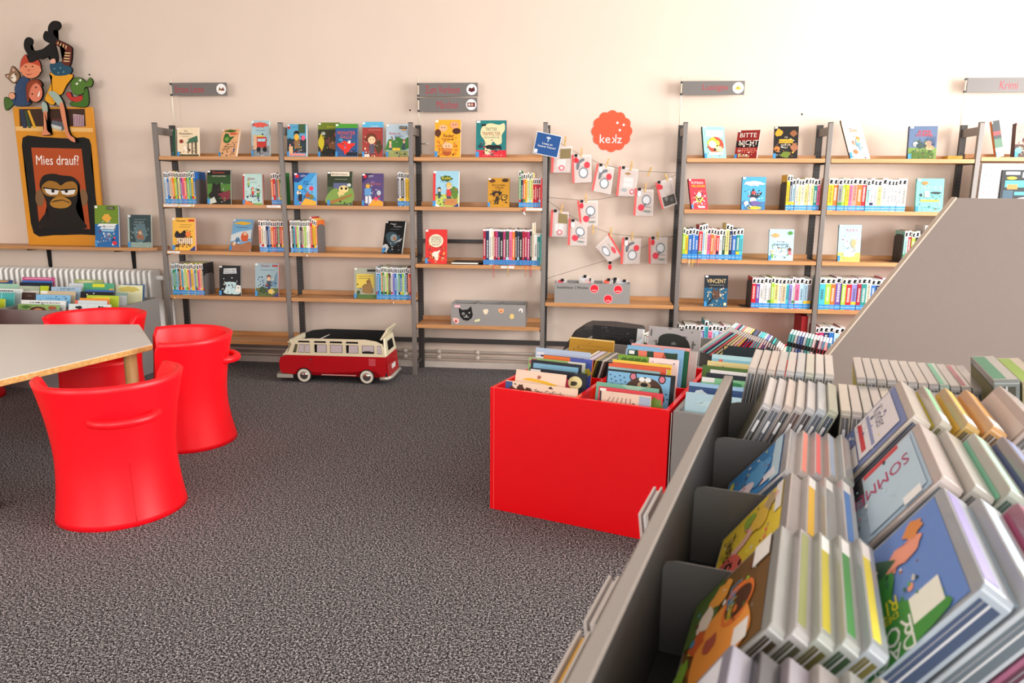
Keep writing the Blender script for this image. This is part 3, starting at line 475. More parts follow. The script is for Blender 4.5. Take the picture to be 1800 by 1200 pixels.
face_book(5.16, 5.32, z1, .315, '5c4c3c', [R(0, 0, 1, 1, 'f4e4c0'), R(0, .75, 1, 1, 'f2c8b8'), R(0, 0, 1, .3, 'f6f2ee'), Tt('Zimt', .5, .74, .4, .1, '8c5c54')]+dash(.3, .75, .63, '9cc8b0')+[Pp(smooth_poly([(.45, .35), (.5, .5), (.62, .56), (.7, .45), (.65, .3), (.6, .18), (.55, .3)]), '6c94c4'), Pp(blob(.62, .52, .09, .06, 12, 1), 'd88048'), Ee(.35, .42, .06, .05, 'b07868'), Pp(blob(.35, .18, .12, .06, 12, 2), 'a8704c'), Ee(.6, .46, .08, .05, 'f0d878')], 'pale cream picture book standing tall beside the steel post under the ceiling light', t=.014, rz=.32, tilt=.5, y=.03)
face_book(5.55, 5.735, z1, .228, '38405c', [R(0, 0, 1, 1, '586c8c'), R(0, 0, 1, .35, '6c8844'), Tt('SUPER', .55, .83, .45, .08, 'd83c38'), Tt('STUMMEL', .55, .73, .6, .09, 'd83c38'), Ee(.25, .45, .1, .07, 'c8c4bc'), Pp(blob(.42, .42, .14, .1, 12, 2), '38484c'), Ee(.7, .48, .12, .08, 'c09c7c'), Ee(.75, .35, .16, .08, 'c8a074')]+[R(.6+.03*k, .3+.03*(k % 4), .61+.03*k, .6+.05*(k % 3), '34405c') for k in range(12)]+[R(.05+.07*k, .02, .08+.07*k, .2+.03*(k % 3), '486828') for k in range(13)], 'grey blue picture book with red title near the right end of the top board', t=.03, rz=-.05)
face_book(5.64, 5.826, z2, .232, '5cb0ac', [R(0, 0, 1, 1, '74bcb4'), Tt('FRANKIE', .55, .72, .75, .11, 'b0e4dc'), Pp(blob(.3, .86, .12, .06, 12, 2), 'a87840'), Pp(blob(.72, .57, .2, .04, 12, 3), '24282c'), R(.3, .44, .48, .62, 'e4e4e8'), Ee(.18, .5, .05, .05, '283840'), R(.18, .3, .85, .36, 'd8b83c')]+dash(.3, .85, .42, '4c8c88')+dash(.25, .7, .12, '4c8c88'), 'turquoise Frankie book on the second board right of the Lustiges bay')
face_book(5.14, 5.296, z3, .264, '284448', [R(0, 0, 1, 1, 'a8dcec'), R(0, 0, 1, .25, 'd0d868'), Tt('KEKS', .6, .86, .5, .09, 'e07c8c'), Ee(.5, .22, .26, .12, 'f4f4f4'), Pp(blob(.38, .46, .14, .08, 12, 2), 'e8ecec'), Pp(blob(.68, .5, .12, .14, 12, 3), 'd0a87c'), Ee(.5, .1, .28, .04, 'b0bc58'), Pp([(.25, .7), (.3, .74), (.28, .68)], '90a8b4')], 'pale blue Keks picture book with white sheep on the third board', t=.018)
face_book(6.14, 6.19, 1.685, .25, 'd07c3c', [R(0, 0, 1, 1, '484c50'), R(0, .6, 1, .7, 'c84c50'), R(0, .25, 1, .5, '5c7c68'), R(0, 0, 1, .25, 'c8d8dc')], 'narrow thriller book leaning on the post under the Krimi sign', t=.03, ry=-.2)
face_book(6.255, 6.45, 1.685, .235, '4c3430', [R(0, 0, 1, 1, 'c09088'), R(0, 0, 1, .38, '4c342c'), Tt('KÜSTENCREW', .6, .76, .95, .09, 'f0d4a8')]+dash(.3, .8, .66, 'e8c8b0')+[Ee(.35, .5, .11, .08, '3c2420'), Ee(.36, .47, .08, .06, 'f0b48c'), Ee(.62, .5, .1, .07, 'e8a470'), Ee(.88, .52, .1, .08, 'e89070'), Ee(.12, .2, .12, .09, '68b4dc'), R(.3, .14, .8, .17, 'd8ccc4')], 'children detective book under the Krimi sign at the right edge', t=.05)
# magazines on the panel
m = MB(); m.box(0, .42, 0, .012, 0, .33, BLACK)
T = lambda a, b, k: (a*.42, -k, b*.33)
A = [R(0, 0, 1, 1, '15181c'), R(.06, .9, .28, .96, 'e8e8ec'), Ee(.16, .83, .08, .03, 'f0c828'), R(.32, .84, .42, .95, 'c8c0d0'), Ee(.75, .86, .14, .09, 'c86848'), Ee(.78, .88, .08, .06, 'b8c060'), R(.06, .64, .5, .78, '48b0a8'), R(.1, .6, .26, .7, 'e87c3c'), Ee(.5, .68, .1, .08, '9ccc48'), Ee(.68, .68, .12, .08, '68b8c0'), Ee(.85, .66, .1, .08, 'e8804c'), R(.04, .4, .2, .58, '345060'), R(.22, .48, .5, .55, '48c0e0'), Ee(.42, .35, .2, .09, 'e4dce4'), Ee(.75, .4, .18, .1, 'd86068'), Ee(.9, .5, .1, .08, '6c70b0'), R(.05, .1, .45, .25, 'e8b080'), Ee(.7, .2, .15, .1, '88a8c8')]
m.art(T, A); tag(m.build('magazine', loc=(6.17, -.012, 1.27), rot=(-.04, 0, 0)), 'colourful black magazine on the pale metal panel at the right edge', 'magazine')
# book lying behind in the last bay
m = MB(); m.box(5.87, 5.97, .16, .24, 1.67, 1.70, paper('c89838')); tag(m.build('book'), 'ochre book lying at the back of the top board left of the Krimi post', 'book')

# shelf-edge label strips
for x, z, l, lab in ((.03, z2, .25, 'second'), (.865, z2, .11, 'right end of the second'), (.03, z3, .1, 'third'), (2.865, z2, .12, 'right end of the Vorlesen second'), (2.68, .875, .1, 'third Vorlesen')):
    m = MB(); m.box(0, l, -.0012, 0, 0, .016, WHITE)
    for k in range(int(l/.012)-2): m.face([(.012+k*.01, -.0015, .006), (.018+k*.01, -.0015, .006), (.018+k*.01, -.0015, .009), (.012+k*.01, -.0015, .009)], M('6a5a5a', .6))
    tag(m.build('shelf_label', loc=(x, .0005, z-.02)), f'white label strip on the edge of the {lab} shelf board', 'label', 'shelf edge labels')
# hanging bookmark ribbons and little tags
k = 0
for x, z, l, c, w_ in ((2.625, .875, .09, 'd8404c', 'third board under the Vorlesen sign, pair at the left'), (2.735, .875, .085, 'e0b048', 'third board under the Vorlesen sign, yellow pair'), (2.87, .875, .08, 'e07838', 'third board under the Vorlesen sign, orange pair'), (2.905, .875, .085, 'd83848', 'third board under the Vorlesen sign, red pair at the right'), (4.075, z3, .05, 'e8e0c0', 'third board under the Lustiges sign, pale pair'), (4.10, z3, .06, 'e8c040', 'third board under the Lustiges sign, yellow pair'), (4.14, z3, .045, 'e07878', 'third board under the Lustiges sign, pink pair')):
    m = MB()
    for d in (-.006, .005): m.tube([(x, .03, z+.004), (x, -.003, z+.003), (x+d*.5, -.004, z-.03), (x+d+.003*math.sin(k), -.004, z-l)], .0014, M(c, .6), 5); k += 1
    tag(m.build('bookmark_ribbon'), f'thin ribbons hanging over the {w_}', 'ribbon', 'bookmark ribbons')
for x, z, c, lab in ((.16, z2, 'd8b868', 'gold charm hanging at the second left board'), (.265, z2, 'c89838', 'brass charm beside the bookend of the second left board'), (.06, z4, 'e0b060', 'gold charm on the fourth left board'), (1.17, z3, 'e8d8c8', 'pearl charm on the third board above the bus'), (1.845, z4, 'e0b8a0', 'pink charm under the fourth board above the bus'), (2.85, z2, 'd83038', 'red stocking charm hanging below the second middle board')):
    m = MB(); m.tube([(x, .02, z+.002), (x, -.003, z+.002), (x, -.004, z-.012)], .001, M('806040', .5), 5)
    m.tube([(x, -.005, z-.01), (x-.003, -.005, z-.02), (x+.002, -.005, z-.03)], [.003, .007, .003], M(c, .35), 8)
    if 'stocking' in lab: m.tube([(x, -.005, z-.03), (x, -.005, z-.045), (x+.012, -.005, z-.05)], .006, WHITE, 8)
    tag(m.build('charm'), lab, 'charm', 'bookmark charms')

# ---------------------------------------------------------------- grey storage boxes on the shelves
def shelf_box(x0, x1, z, h, d, lab, n):
    r = empty('storage_box', lab, 'box', (x0, .015, z)); w_ = x1-x0; t = .006
    m = MB(); m.box(0, w_, 0, t, 0, h, GREYL); f = m.build('front_panel', r)
    m = MB(); m.box(0, w_, d-t, d, 0, h, GREYL); m.box(0, t, t, d-t, 0, h, GREYL); m.box(w_-t, w_, t, d-t, 0, h, GREYL); m.box(t, w_-t, t, d-t, 0, t, GREYL); m.build('box_shell', r)
    m = MB()
    for k in range(1, n): m.box(w_*k/n-t/2, w_*k/n+t/2, t, d-t, t, h-.004, GREYL)
    m.build('divider', r)
    return r, f, w_
r, f, w_ = shelf_box(2.292, 2.868, .406, .168, .2, 'grey three-compartment box with a black cat sticker on the low beech board', 3)
def stk(name, pts_list, parent, x, z, s, lab):
    m = MB()
    for k, (pts, c) in enumerate(pts_list): poly(m, [(x+a*s, -.0006-.0004*k, z+b*s) for a, b in pts], paper(c))
    o = m.build(name, parent); o['label'] = lab
circ = lambda cx, cy, r, n=16: [(cx+r*math.cos(2*pi*i/n), cy+r*math.sin(2*pi*i/n)) for i in range(n)]
cat = [(-.5, .15), (-.52, .48), (-.28, .32), (.1, .36), (.36, .6), (.42, .25), (.48, 0), (.4, -.25), (.1, -.45), (-.2, -.4), (-.42, -.18)]
stk('sticker', [(cat, '0c0c0e'), (circ(-.2, .05, .09), 'c8c8c4'), (circ(-.2, .05, .055), '0c0c0e'), ([(.12, .1), (.28, .2), (.27, .05), (.2, .12)], 'c8c8c4'), ([(-.06, -.05), (.1, -.03), (.02, -.12)], 'd8d8d4'), ([(-.2, -.14), (-.1, -.22), (.02, -.18), (.14, -.22), (.24, -.12), (.14, -.18), (.02, -.13), (-.1, -.17)], 'c8c8c4')], f, .118, .085, .11, 'black winking cat sticker')
stk('sticker', [([(-.5, -.2), (.5, -.2), (.5, .2), (-.5, .2)], 'e8b4bc')], f, .05, .148, .045, 'pink strip sticker')
stk('sticker', [(smooth_poly([(-.5, 0), (-.4, .5), (.5, .3), (.45, -.4), (0, -.5)], 3), 'e8b8b0'), (circ(0, -.1, .2), 'a83038')], f, .038, .035, .045, 'pink smiling sticker')
stk('sticker', [([(-.5, -.3), (-.5, .1), (.5, .4), (.5, -.1)], 'd8d8a8')], f, .205, .04, .04, 'pale green sticker')
stk('sticker', [(smooth_poly([(-.2, -.5), (-.5, .2), (-.1, .4), (.3, .45), (.5, .1), (.2, -.5)], 3), 'e4d4b8')], f, .27, .113, .042, 'cream bow sticker')
stk('sticker', [(smooth_poly([(-.5, .3), (.4, .4), (.45, -.2), (0, -.45), (-.4, -.2)], 3), 'e8a878'), (circ(0, -.05, .15), 'a8482c')], f, .39, .12, .042, 'orange face sticker')
stk('sticker', [(smooth_poly([(-.4, 0), (0, .5), (.4, .2), (.35, -.4), (-.2, -.5)], 3), 'e8c878')], f, .472, .08, .04, 'yellow shell sticker')
stk('sticker', [(smooth_poly([(-.4, -.1), (-.2, .4), (.3, .4), (.45, -.1), (.2, -.45), (.15, 0), (-.1, .1), (-.2, -.1)], 3), 'e4e0dc')], f, .54, .125, .04, 'white horseshoe sticker')
r, f, w_ = shelf_box(3.088, 3.655, .600, .152, .19, 'grey box labelled 2 Wochen with red round stickers on the open bay board', 3)
m = MB(); text(m, 'Ausleihdauer: 2 Wochen', lambda a, b: (a, -.0007, b), .135, .118, .235, .02, BLACK); m.build('lettering', f)
for k, (x, z) in enumerate(((.3, .112), (.477, .11), (.405, .036))):
    m = MB(); poly(m, [(x+.034*a, -.0006, z+.034*b) for a, b in circ(0, 0, 1, 20)], paper('e8a8ac')); poly(m, [(x+.029*a, -.001, z+.029*b) for a, b in circ(0, 0, 1, 20)], paper('d8182c'))
    text(m, 'kekz', lambda a, b: (a, -.0014, b), x+.002, z-.012, .034, .012, WHITE); m.build('round_sticker', f)

# audio chips, clips and pouches standing in the box
CLEAR = M('efe6e4', .2, alpha=.38, noise=.02)
def clip(m, x, y, z, s=1):
    m.box(x-.011*s, x+.011*s, y-.006, y+.004, z-.012*s, z+.008*s, BLACK)
for k, (x, c, zz) in enumerate(((3.13, 'e0545c', .77), (3.30, 'c8c8cc', .80), (3.335, 'd8303c', .775), (3.48, 'e0604c', .775), (3.53, '303034', .78), (3.60, 'c4c4cc', .765))):
    m = MB(); m.box(x-.03, x+.05, .06+.015*k, .063+.015*k, .62, zz, CLEAR); poly(m, [(x+.022*a, .058+.015*k, zz-.02+.02*b) for a, b in circ(0, 0, 1)], paper(c)); clip(m, x+.015, .056+.015*k, zz)
    tag(m.build('audio_pouch'), f'clear pouch with black clip, {ORD[k]} from the left standing in the kekz box', 'pouch', 'pouches standing in the grey box')

# ---------------------------------------------------------------- strings with pouches
def wire(pts, lab):
    m = MB(); P = [(x, .245, z) for x, z in pts]; m.tube(P, .0013, M('4a4038', .7), 5); tag(m.build('string'), lab, 'string', 'strings between the shelf posts')
wire([(3.01, 1.85), (3.13, 1.769), (3.239, 1.71), (3.413, 1.634), (3.55, 1.603), (3.7, 1.583), (3.985, 1.574)], 'top brown string sagging between the steel posts')
wire([(3.01, 1.383), (3.263, 1.364), (3.393, 1.369), (3.543, 1.395), (3.671, 1.414), (3.825, 1.475), (3.985, 1.565)], 'second brown string rising to the right post')
wire([(3.01, 1.358), (3.112, 1.291), (3.194, 1.242), (3.364, 1.161), (3.503, 1.113), (3.663, 1.097), (3.83, 1.084), (3.985, 1.101)], 'third brown string falling from the left post')
wire([(3.01, .754), (3.472, .906), (3.787, 1.026), (3.985, 1.101)], 'lowest brown string rising from the box to the right post')
PC = M('f2a09a', .4, alpha=.5); ZC_ = M('e8504c', .4)
pouches = [
 ([(3.044, 1.759), (3.195, 1.766), (3.182, 1.57), (3.041, 1.569)], 0, 'clear zip pouch with brown card hanging leftmost on the top string'),
 ([(3.193, 1.696), (3.336, 1.704), (3.346, 1.5), (3.205, 1.492)], 1, 'clear zip pouch hanging second on the top string'),
 ([(3.385, 1.634), (3.514, 1.607), (3.492, 1.409), (3.351, 1.436)], 1, 'clear zip pouch hanging tilted third on the top string'),
 ([(3.553, 1.614), (3.695, 1.597), (3.679, 1.396), (3.539, 1.399)], 2, 'clear zip pouch hanging fourth on the top string'),
 ([(3.68, 1.453), (3.815, 1.447), (3.817, 1.252), (3.674, 1.254)], 3, 'clear zip pouch hanging on the second string below the empty peg'),
 ([(3.827, 1.496), (3.942, 1.539), (3.994, 1.343), (3.886, 1.303)], 4, 'tilted pouch with dark contents beside the right post'),
 ([(3.047, 1.286), (3.178, 1.273), (3.174, 1.082), (3.039, 1.084)], 0, 'clear zip pouch hanging lowest left on the third string'),
 ([(3.244, 1.356), (3.396, 1.365), (3.402, 1.173), (3.272, 1.16)], 3, 'clear zip pouch hanging at the left of the second string'),
 ([(3.183, 1.22), (3.322, 1.183), (3.322, 1.019), (3.18, 1.021)], 3, 'clear zip pouch overlapping below on the third string'),
 ([(3.488, 1.113), (3.593, .943), (3.495, .887), (3.39, 1.009)], 5, 'pouch hanging upside down by its zip on the third string'),
 ([(3.596, 1.08), (3.736, 1.079), (3.733, .884), (3.591, .881)], 1, 'clear zip pouch in the middle of the third string'),
 ([(3.796, 1.087), (3.935, 1.093), (3.941, .891), (3.805, .889)], 3, 'clear zip pouch rightmost on the third string'),
]
for k, (q, kind, lab) in enumerate(pouches):
    y = .237-.004*(k % 3)
    TL, TR, BR, BL = [Vector((a, 0, b)) for a, b in q]
    P = lambda a, b, d=0: (lambda v: (v.x, y-d, v.z))(BL.lerp(BR, a).lerp(TL.lerp(TR, a), b))
    m = MB(); F0 = [P(0, 0), P(1, 0), P(1, 1), P(0, 1)]; F1 = [P(0, 0, .006), P(1, 0, .006), P(1, 1, .006), P(0, 1, .006)]
    m.hull(F0, F1, CLEAR); o = m.build('zip_pouch'); tag(o, lab, 'pouch', 'zip pouches pegged on the strings')
    m = MB()
    if kind == 5: m.hull([P(-.02, .93, -.001), P(1.02, .93, -.001), P(1.02, 1.04, -.001), P(-.02, 1.04, -.001)], [P(-.02, .93, .008), P(1.02, .93, .008), P(1.02, 1.04, .008), P(-.02, 1.04, .008)], ZC_)
    else: m.hull([P(-.04, 0, -.001), P(.08, 0, -.001), P(.08, 1.02, -.001), P(-.04, 1.02, -.001)], [P(-.04, 0, .008), P(.08, 0, .008), P(.08, 1.02, .008), P(-.04, 1.02, .008)], ZC_)
    m.build('zip_strip', o)
    m = MB(); T = lambda a, b, q_: P(.16+.78*a, .06+.86*b, .0075+q_)
    m.hull([P(.16, .06, .002), P(.94, .06, .002), P(.94, .92, .002), P(.16, .92, .002)], [P(.16, .06, .007), P(.94, .06, .007), P(.94, .92, .007), P(.16, .92, .007)], paper('cfc3be'))
    ring = lambda cx, cy: [Ee(cx, cy, .33, .24, '85888e'), Ee(cx, cy, .25, .18, 'c8ccd2'), Ee(cx, cy, .22, .16, 'dcdfe4')]
    band = [Pp(smooth_poly([(.05, .5), (.1, .78), (.5, .95), (.62, .86), (.3, .74), (.2, .5)]), '70747c')]
    A = {0: [R(.3, .55, 1, .98, '8c7c54'), R(.1, .2, .7, .52, 'e4dcdc'), Ee(.45, .14, .2, .12, 'd86070'), Ee(.45, .14, .12, .07, 'e8d8d8')],
         1: band+ring(.52, .34)+[Ee(.78, .66, .2, .14, 'e03c4c'), Ee(.12, .86, .12, .09, 'd83c4c')]+dash(.2, .6, .6, '707070'),
         2: [R(.15, .3, .8, .7, 'e0d8d8'), Pp(blob(.4, .86, .2, .06, 12, 2), 'a88458'), Ee(.8, .12, .16, .11, 'd85060'), Ee(.8, .12, .09, .06, 'f0e0e0'), Pp(blob(.25, .18, .2, .08, 12, 3), 'a0a8b0')]+dash(.2, .7, .5, '908888'),
         3: ring(.58, .62)+[Pp([(.3, .3), (.5, .5), (.62, .44), (.45, .28)], '70747c'), Ee(.24, .28, .22, .15, 'dc3c50'), Pp(blob(.65, .12, .28, .06, 12, 3), '8c9490')]+dash(.5, .9, .3, '606468', .03),
         4: [R(.0, .0, 1, .4, '4c4844'), Ee(.3, .3, .14, .1, '80807c'), Ee(.6, .6, .2, .12, 'd8ccc8'), Ee(.1, .85, .15, .1, 'c83c48'), Ee(.7, .2, .14, .1, '6c6a66')],
         5: ring(.4, .3)+[Ee(.6, .8, .2, .14, 'e0505c')]+dash(.1, .4, .7, '606060', .03)}[kind]
    m.art(T, A); m.build('card', o)
    m = MB(); v = P(.2, 1.0, .012) if kind != 5 else P(1, .1, .012)
    clip(m, v[0], v[1], v[2]); m.build('binder_clip', o)
    if k % 3 != 0 or kind == 5:
        m = MB(); poly(m, [(v[0]+.014*a, v[1]-.003, v[2]-.036+.022*b) for a, b in circ(0, 0, 1)], paper('d82838' if k % 2 else 'e8e8ea')); m.build('tag', o)
pegs = [((3.137, 1.80), .1), ((3.263, 1.717), .05), ((3.459, 1.641), .3), ((3.64, 1.621), .1), ((3.778, 1.58), .35), ((3.751, 1.461), .1), ((3.907, 1.532), -.35), ((3.306, 1.379), -.1), ((3.122, 1.298), .2), ((3.368, 1.146), 0), ((3.503, 1.125), .05), ((3.667, 1.097), 0), ((3.859, 1.099), .05)]
for k, ((x, z), a) in enumerate(pegs):
    m = MB(); wd = wood('c89c5c', 'dcb878', .6, 2)
    m.hull([(-.006, -.010, -.035), (.006, -.010, -.035), (.006, .0, -.03), (-.006, .0, -.03)], [(-.006, -.012, .035), (.006, -.012, .035), (.006, -.005, .035), (-.006, -.005, .035)], wd)
    m.hull([(-.006, .002, -.03), (.006, .002, -.03), (.006, .012, -.035), (-.006, .012, -.035)], [(-.006, .006, .035), (.006, .006, .035), (.006, .013, .035), (-.006, .013, .035)], wd)
    o = m.build('clothes_peg', loc=(x, .233, z), rot=(0, a, 0)); row_ = 'top' if z > 1.57 else 'second' if z > 1.3 or k in (5, 7) else 'third'
    m = MB(); m.tube([(-.007, -.011, 0), (.007, -.011, 0), (.007, .012, .004), (-.007, .012, .004)], .0012, M('9a9a9a', .3, metal=1), 6, closed=True); m.build('spring', o)
    rk = sorted([p[0][0] for p in pegs if ('top' if p[0][1] > 1.57 else 'second' if p[0][1] > 1.3 else 'third') == row_]).index(x) if row_ != 'x' else 0
    tag(o, f'small wooden clothes peg, {ORD[rk]} from the left on the {row_} string', 'clothes peg', 'wooden clothes pegs')

# wall badge
m = MB(); pts = []
for i in range(12*8):
    a = 2*pi*i/96; r_ = .141+.014*abs(math.cos(a*6)); pts.append((r_*math.cos(a), r_*math.sin(a)))
OR = M('f0480c', .45, noise=.01); m.hull([(a, 0, b) for a, b in pts], [(a, -.004, b) for a, b in pts], OR); m.bm.faces.ensure_lookup_table()
o = m.build('wall_badge', loc=(3.488, YB-.0005, 1.882)); tag(o, 'orange scalloped round kekz badge on the wall', 'wall sticker')
m = MB(); T = lambda a, b: (a, -.0045, b)
text(m, 'ke', T, -.05, -.056, .08, .064, WHITE); 
vs, fs = text_mesh('k'); i = m.mi(WHITE); V = [m.bm.verts.new((.018-a*.036, -.0045, -.056+b*.064)) for a, b in vs]
for f in fs: m.bm.faces.new([V[j] for j in f]).material_index = i
text(m, 'z', T, .06, -.068, .036, .04, WHITE)
for x, z in ((.04, .062), (.088, .047), (.06, .008)): poly(m, [(x+.009*a, -.0045, z+.009*b) for a, b in circ(0, 0, 1)], WHITE)
m.build('lettering', o)

# blue square card on the post
m = MB(); m.box(-.092, .092, -.002, .002, -.078, .078, paper('f0f0f0')); m.box(-.088, .088, -.003, -.0021, -.074, .074, paper('0f4a8a'))
T = lambda a, b: (a, -.0036, b)
text(m, 'Lesen an', T, 0, .005, .075, .014, WHITE); text(m, 'besseren Träumen!', T, .0, -.016, .13, .014, WHITE)
poly(m, [(a*.016, -.0036, .048+b*.008) for a, b in circ(0, 0, 1)], paper('b8c8d4')); m.box(-.003, .003, -.0037, -.0031, .02, .045, paper('b8c8d4')); m.box(-.085, -.062, -.0036, -.0031, -.07, -.045, WHITE)
o = m.build('wall_card', loc=(3.016, -.012, 1.76), rot=(0, .2, 0)); tag(o, 'tilted blue square card fixed to the steel post', 'card')
# key hook on the rear post of the third bay
m = MB(); m.tube([(2.02, .25, 1.78), (2.06, .24, 1.78)], .003, BLACK, 6); m.tube([(2.07+.008*math.cos(a), .238, 1.78+.008*math.sin(a)) for a in [i*pi/6 for i in range(12)]], .003, M('d8d8d8', .25, metal=1), 6, closed=True)
tag(m.build('key_hook'), 'small metal ring hook on the rear post left of the orange bee book', 'hook')

# ---------------------------------------------------------------- radiator, wall shelf, painted board
r = empty('radiator', 'white ribbed radiator under the window shelf at the left wall section', 'radiator', (-1.7, .2, 0))
RW = M('f4f3f0', .4, noise=.03)
pr = None
for k in range(34):
    x = -.12+k*.0485
    if pr is None:
        m = MB(); prof = [(-.07, .2), (.07, .2), (.075, .22), (.075, .75), (.06, .77), (-.06, .77), (-.08, .75), (-.08, .22)]
        m.hull([(-.012, a, b) for a, b in prof], [(.012, a, b) for a, b in prof], RW); pr = m.build('rib', r, loc=(x, 0, 0), bevel=.008)
    else:
        c = pr.copy(); C.objects.link(c); c.location = (x, 0, 0)
m = MB(); m.tube([(-.15, .02, .26), (1.55, .02, .26)], .02, RW, 10); m.tube([(-.15, .02, .7), (1.55, .02, .7)], .02, RW, 10); m.box(-.1, -.08, .05, .13, .0, .5, RW); m.box(1.45, 1.47, .05, .13, .0, .5, RW); m.build('header_pipe', r)
m = MB(); m.box(-.13, 1.47, .03, .05, .21, .745, M('1c1b1a', .8)); m.build('rib_gap_shade', r)  # near-black sheet added behind the ribs to stand in for gap shade
m = MB()
for x in (-.135, -.03): m.tube([(x, .29, .5), (x, .29, .02)], .013, RW, 10)
tag(m.build('riser_pipe'), 'two white vertical pipes between the radiator and the first steel post', 'pipe')
for o in list(C.objects):
    if o.name.startswith('riser_pipe'): pass
r = empty('wall_shelf', 'narrow beech wall shelf on black brackets carrying the painted board', 'shelf', (0, 0, .955))
m = MB(); pl = [(-1.95, .085), (-.26, .085), (-.15, .16), (-.15, YB-.002), (-1.95, YB-.002)]
m.hull([(a, b, -.026) for a, b in pl], [(a, b, 0) for a, b in pl], BEECH); m.build('shelf_board', r, bevel=.002)
for x in (-1.235, -.475):
    m = MB(); m.hull([(x-.013, YB-.012, -.20), (x+.013, YB-.012, -.20), (x+.013, YB-.002, -.20), (x-.013, YB-.002, -.20)], [(x-.018, YB-.014, -.034), (x+.018, YB-.014, -.034), (x+.018, YB-.002, -.034), (x-.018, YB-.002, -.034)], BLACK); m.box(x-.018, x+.018, .11, YB-.002, -.036, -.0265, BLACK); m.build('bracket', r)
# painted plywood board; artwork units follow the board: px right, py down
def BX(a, b): return (-1.3955+(a)*.005016+(b-185)*.00009+.0, 2.083-(b-185)*.004712)
def boardpt(a, b): # a,b in artwork units 0..200, 40..440
    f = (b-185)/245
    x0 = -1.337-.0*f; x1 = -.655
    t = (a-(24+18*f))/((173-24)+(-7)*f)
    return (x0+(x1-x0)*t, 2.06-(b-185)*.00451)
r = empty('painted_board', 'tall yellow painted plywood board with cutout children on top and an ape poster', 'board', (0, .255, 0))
def cut(name, pts, y0, y1, mat, label=None, n=5, sm=True, par=None, lift=0):
    P = smooth_poly(pts, n) if sm else pts
    P = [boardpt(a, b) for a, b in P]
    m = MB(); m.hull([(a, y1, b) for a, b in P], [(a, y0, b) for a, b in P], mat)
    m.bm.faces.ensure_lookup_table(); bmesh.ops.triangulate(m.bm, faces=[f for f in m.bm.faces if len(f.verts) > 4])
    o = m.build(name, par or r)
    if label: o['label'] = label
    return o
OCH = M('d98f12', .5, noise=.12, scale=6)
cut('plywood_panel', [(24, 185), (173, 185), (184, 430.5), (42, 430.5)], -.009, .009, OCH, sm=False)
m = MB()
def A2(shapes, y, mb):
    for k, (pts, c) in enumerate(shapes):
        P = [boardpt(a, b) for a, b in pts]; poly(mb, [(a, y-.0004*k, b) for a, b in P], paper(c) if isinstance(c, str) else c)
EL = lambda cx, cy, rx, ry, n=20: [(cx+rx*math.cos(2*pi*i/n), cy+ry*math.sin(2*pi*i/n)) for i in range(n)]
RC = lambda x0, y0, x1, y1: [(x0, y0), (x1, y0), (x1, y1), (x0, y1)]
A2([(RC(36, 188, 160, 218), '3c2418'), ([(27, 218), (173, 221), (173, 228), (28, 226)], 'e8b870'), ([(37, 189), (44, 189), (50, 221), (42, 221)], '28344c'), ([(46, 192), (50, 191), (58, 221), (52, 221)], '2c4c34'), ([(52, 191), (56, 190), (67, 220), (62, 221)], 'e0a828'), (RC(97, 205, 119, 209), '5a2824'), ([(98, 208), (120, 211), (126, 217), (116, 226), (94, 220)], '5c6470'), ([(95, 214), (115, 219), (115, 225), (94, 220)], 'ccd0cc'), ([(138, 197), (158, 199), (157, 219), (138, 218)], 'c8a8b0')]+[(RC(140+3*k, 199, 141+3*k, 219), '5c2c48') for k in range(6)], -.0096, m)
m.build('painted_bookcase', r)['label'] = 'painted bookcase scene across the top of the board'
m = MB()
A2([(smooth_poly([(40, 238), (80, 237), (125, 239), (165, 240), (166, 280), (171, 340), (175, 395), (174, 410), (140, 410), (90, 412), (52, 409), (46, 340), (43, 290)], 3), '080808')], -.0096, m)
m.build('black_panel', r)['label'] = 'black painted field'
ps = cut('poster', [(56, 255), (150, 257), (158, 400), (64, 398)], -.0125, -.0105, paper('b04a1c'), 'rust orange poster of a grumpy ape', sm=False)
m = MB()
A2([(EL(67, 345, 8, 15), '7c5c3c'), (EL(149, 343, 8, 15), '7c5c3c'), (smooth_poly([(62, 396), (80, 365), (75, 340), (68, 322), (76, 305), (95, 301), (110, 304), (130, 306), (143, 318), (142, 335), (134, 360), (140, 378), (152, 398), (110, 399)], 4), '120c0a'), (smooth_poly([(72, 325), (85, 314), (100, 316), (108, 322), (118, 316), (132, 315), (139, 325), (134, 340), (110, 342), (80, 340)], 4), '9c6c24'),
    (smooth_poly([(86, 354), (95, 344), (110, 342), (122, 347), (126, 354), (118, 361), (105, 363), (92, 361)], 4), 'b07c2c'), ([(77, 327), (105, 330), (101, 338), (88, 339), (80, 335)], 'e8e4e0'), ([(107, 331), (136, 328), (132, 337), (120, 339), (110, 337)], 'e8e4e0'),
    (EL(93, 332, 3, 3), '101010'), (EL(118, 332, 3, 3), '101010'), ([(75, 325), (105, 329), (105, 331), (75, 327.5)], '0c0808'), ([(107, 329), (136, 327), (136, 329), (107, 331.5)], '0c0808'), ([(88, 353), (95, 349), (110, 347), (124, 352), (124, 353.5), (110, 348.5), (96, 351)], '201008')], -.0130, m)
def TB(s, cx, cy, w_, h_, c, mb, y=-.0132): text(mb, s, lambda a, b: (lambda q: (q[0], y, q[1]))(boardpt(a, 2*cy-b)), cx, cy, w_, h_, paper(c))
TB('Mies drauf?', 104, 277, 80, 17, 'f4f0ec', m)
for x in (100, 106, 112): pass
m.box(*[v for v in (boardpt(101, 0)[0], boardpt(118, 0)[0])], -.0136, -.0131, boardpt(0, 391)[1], boardpt(0, 389.5)[1], paper('9a9a9a'))
m.build('poster_print', ps)
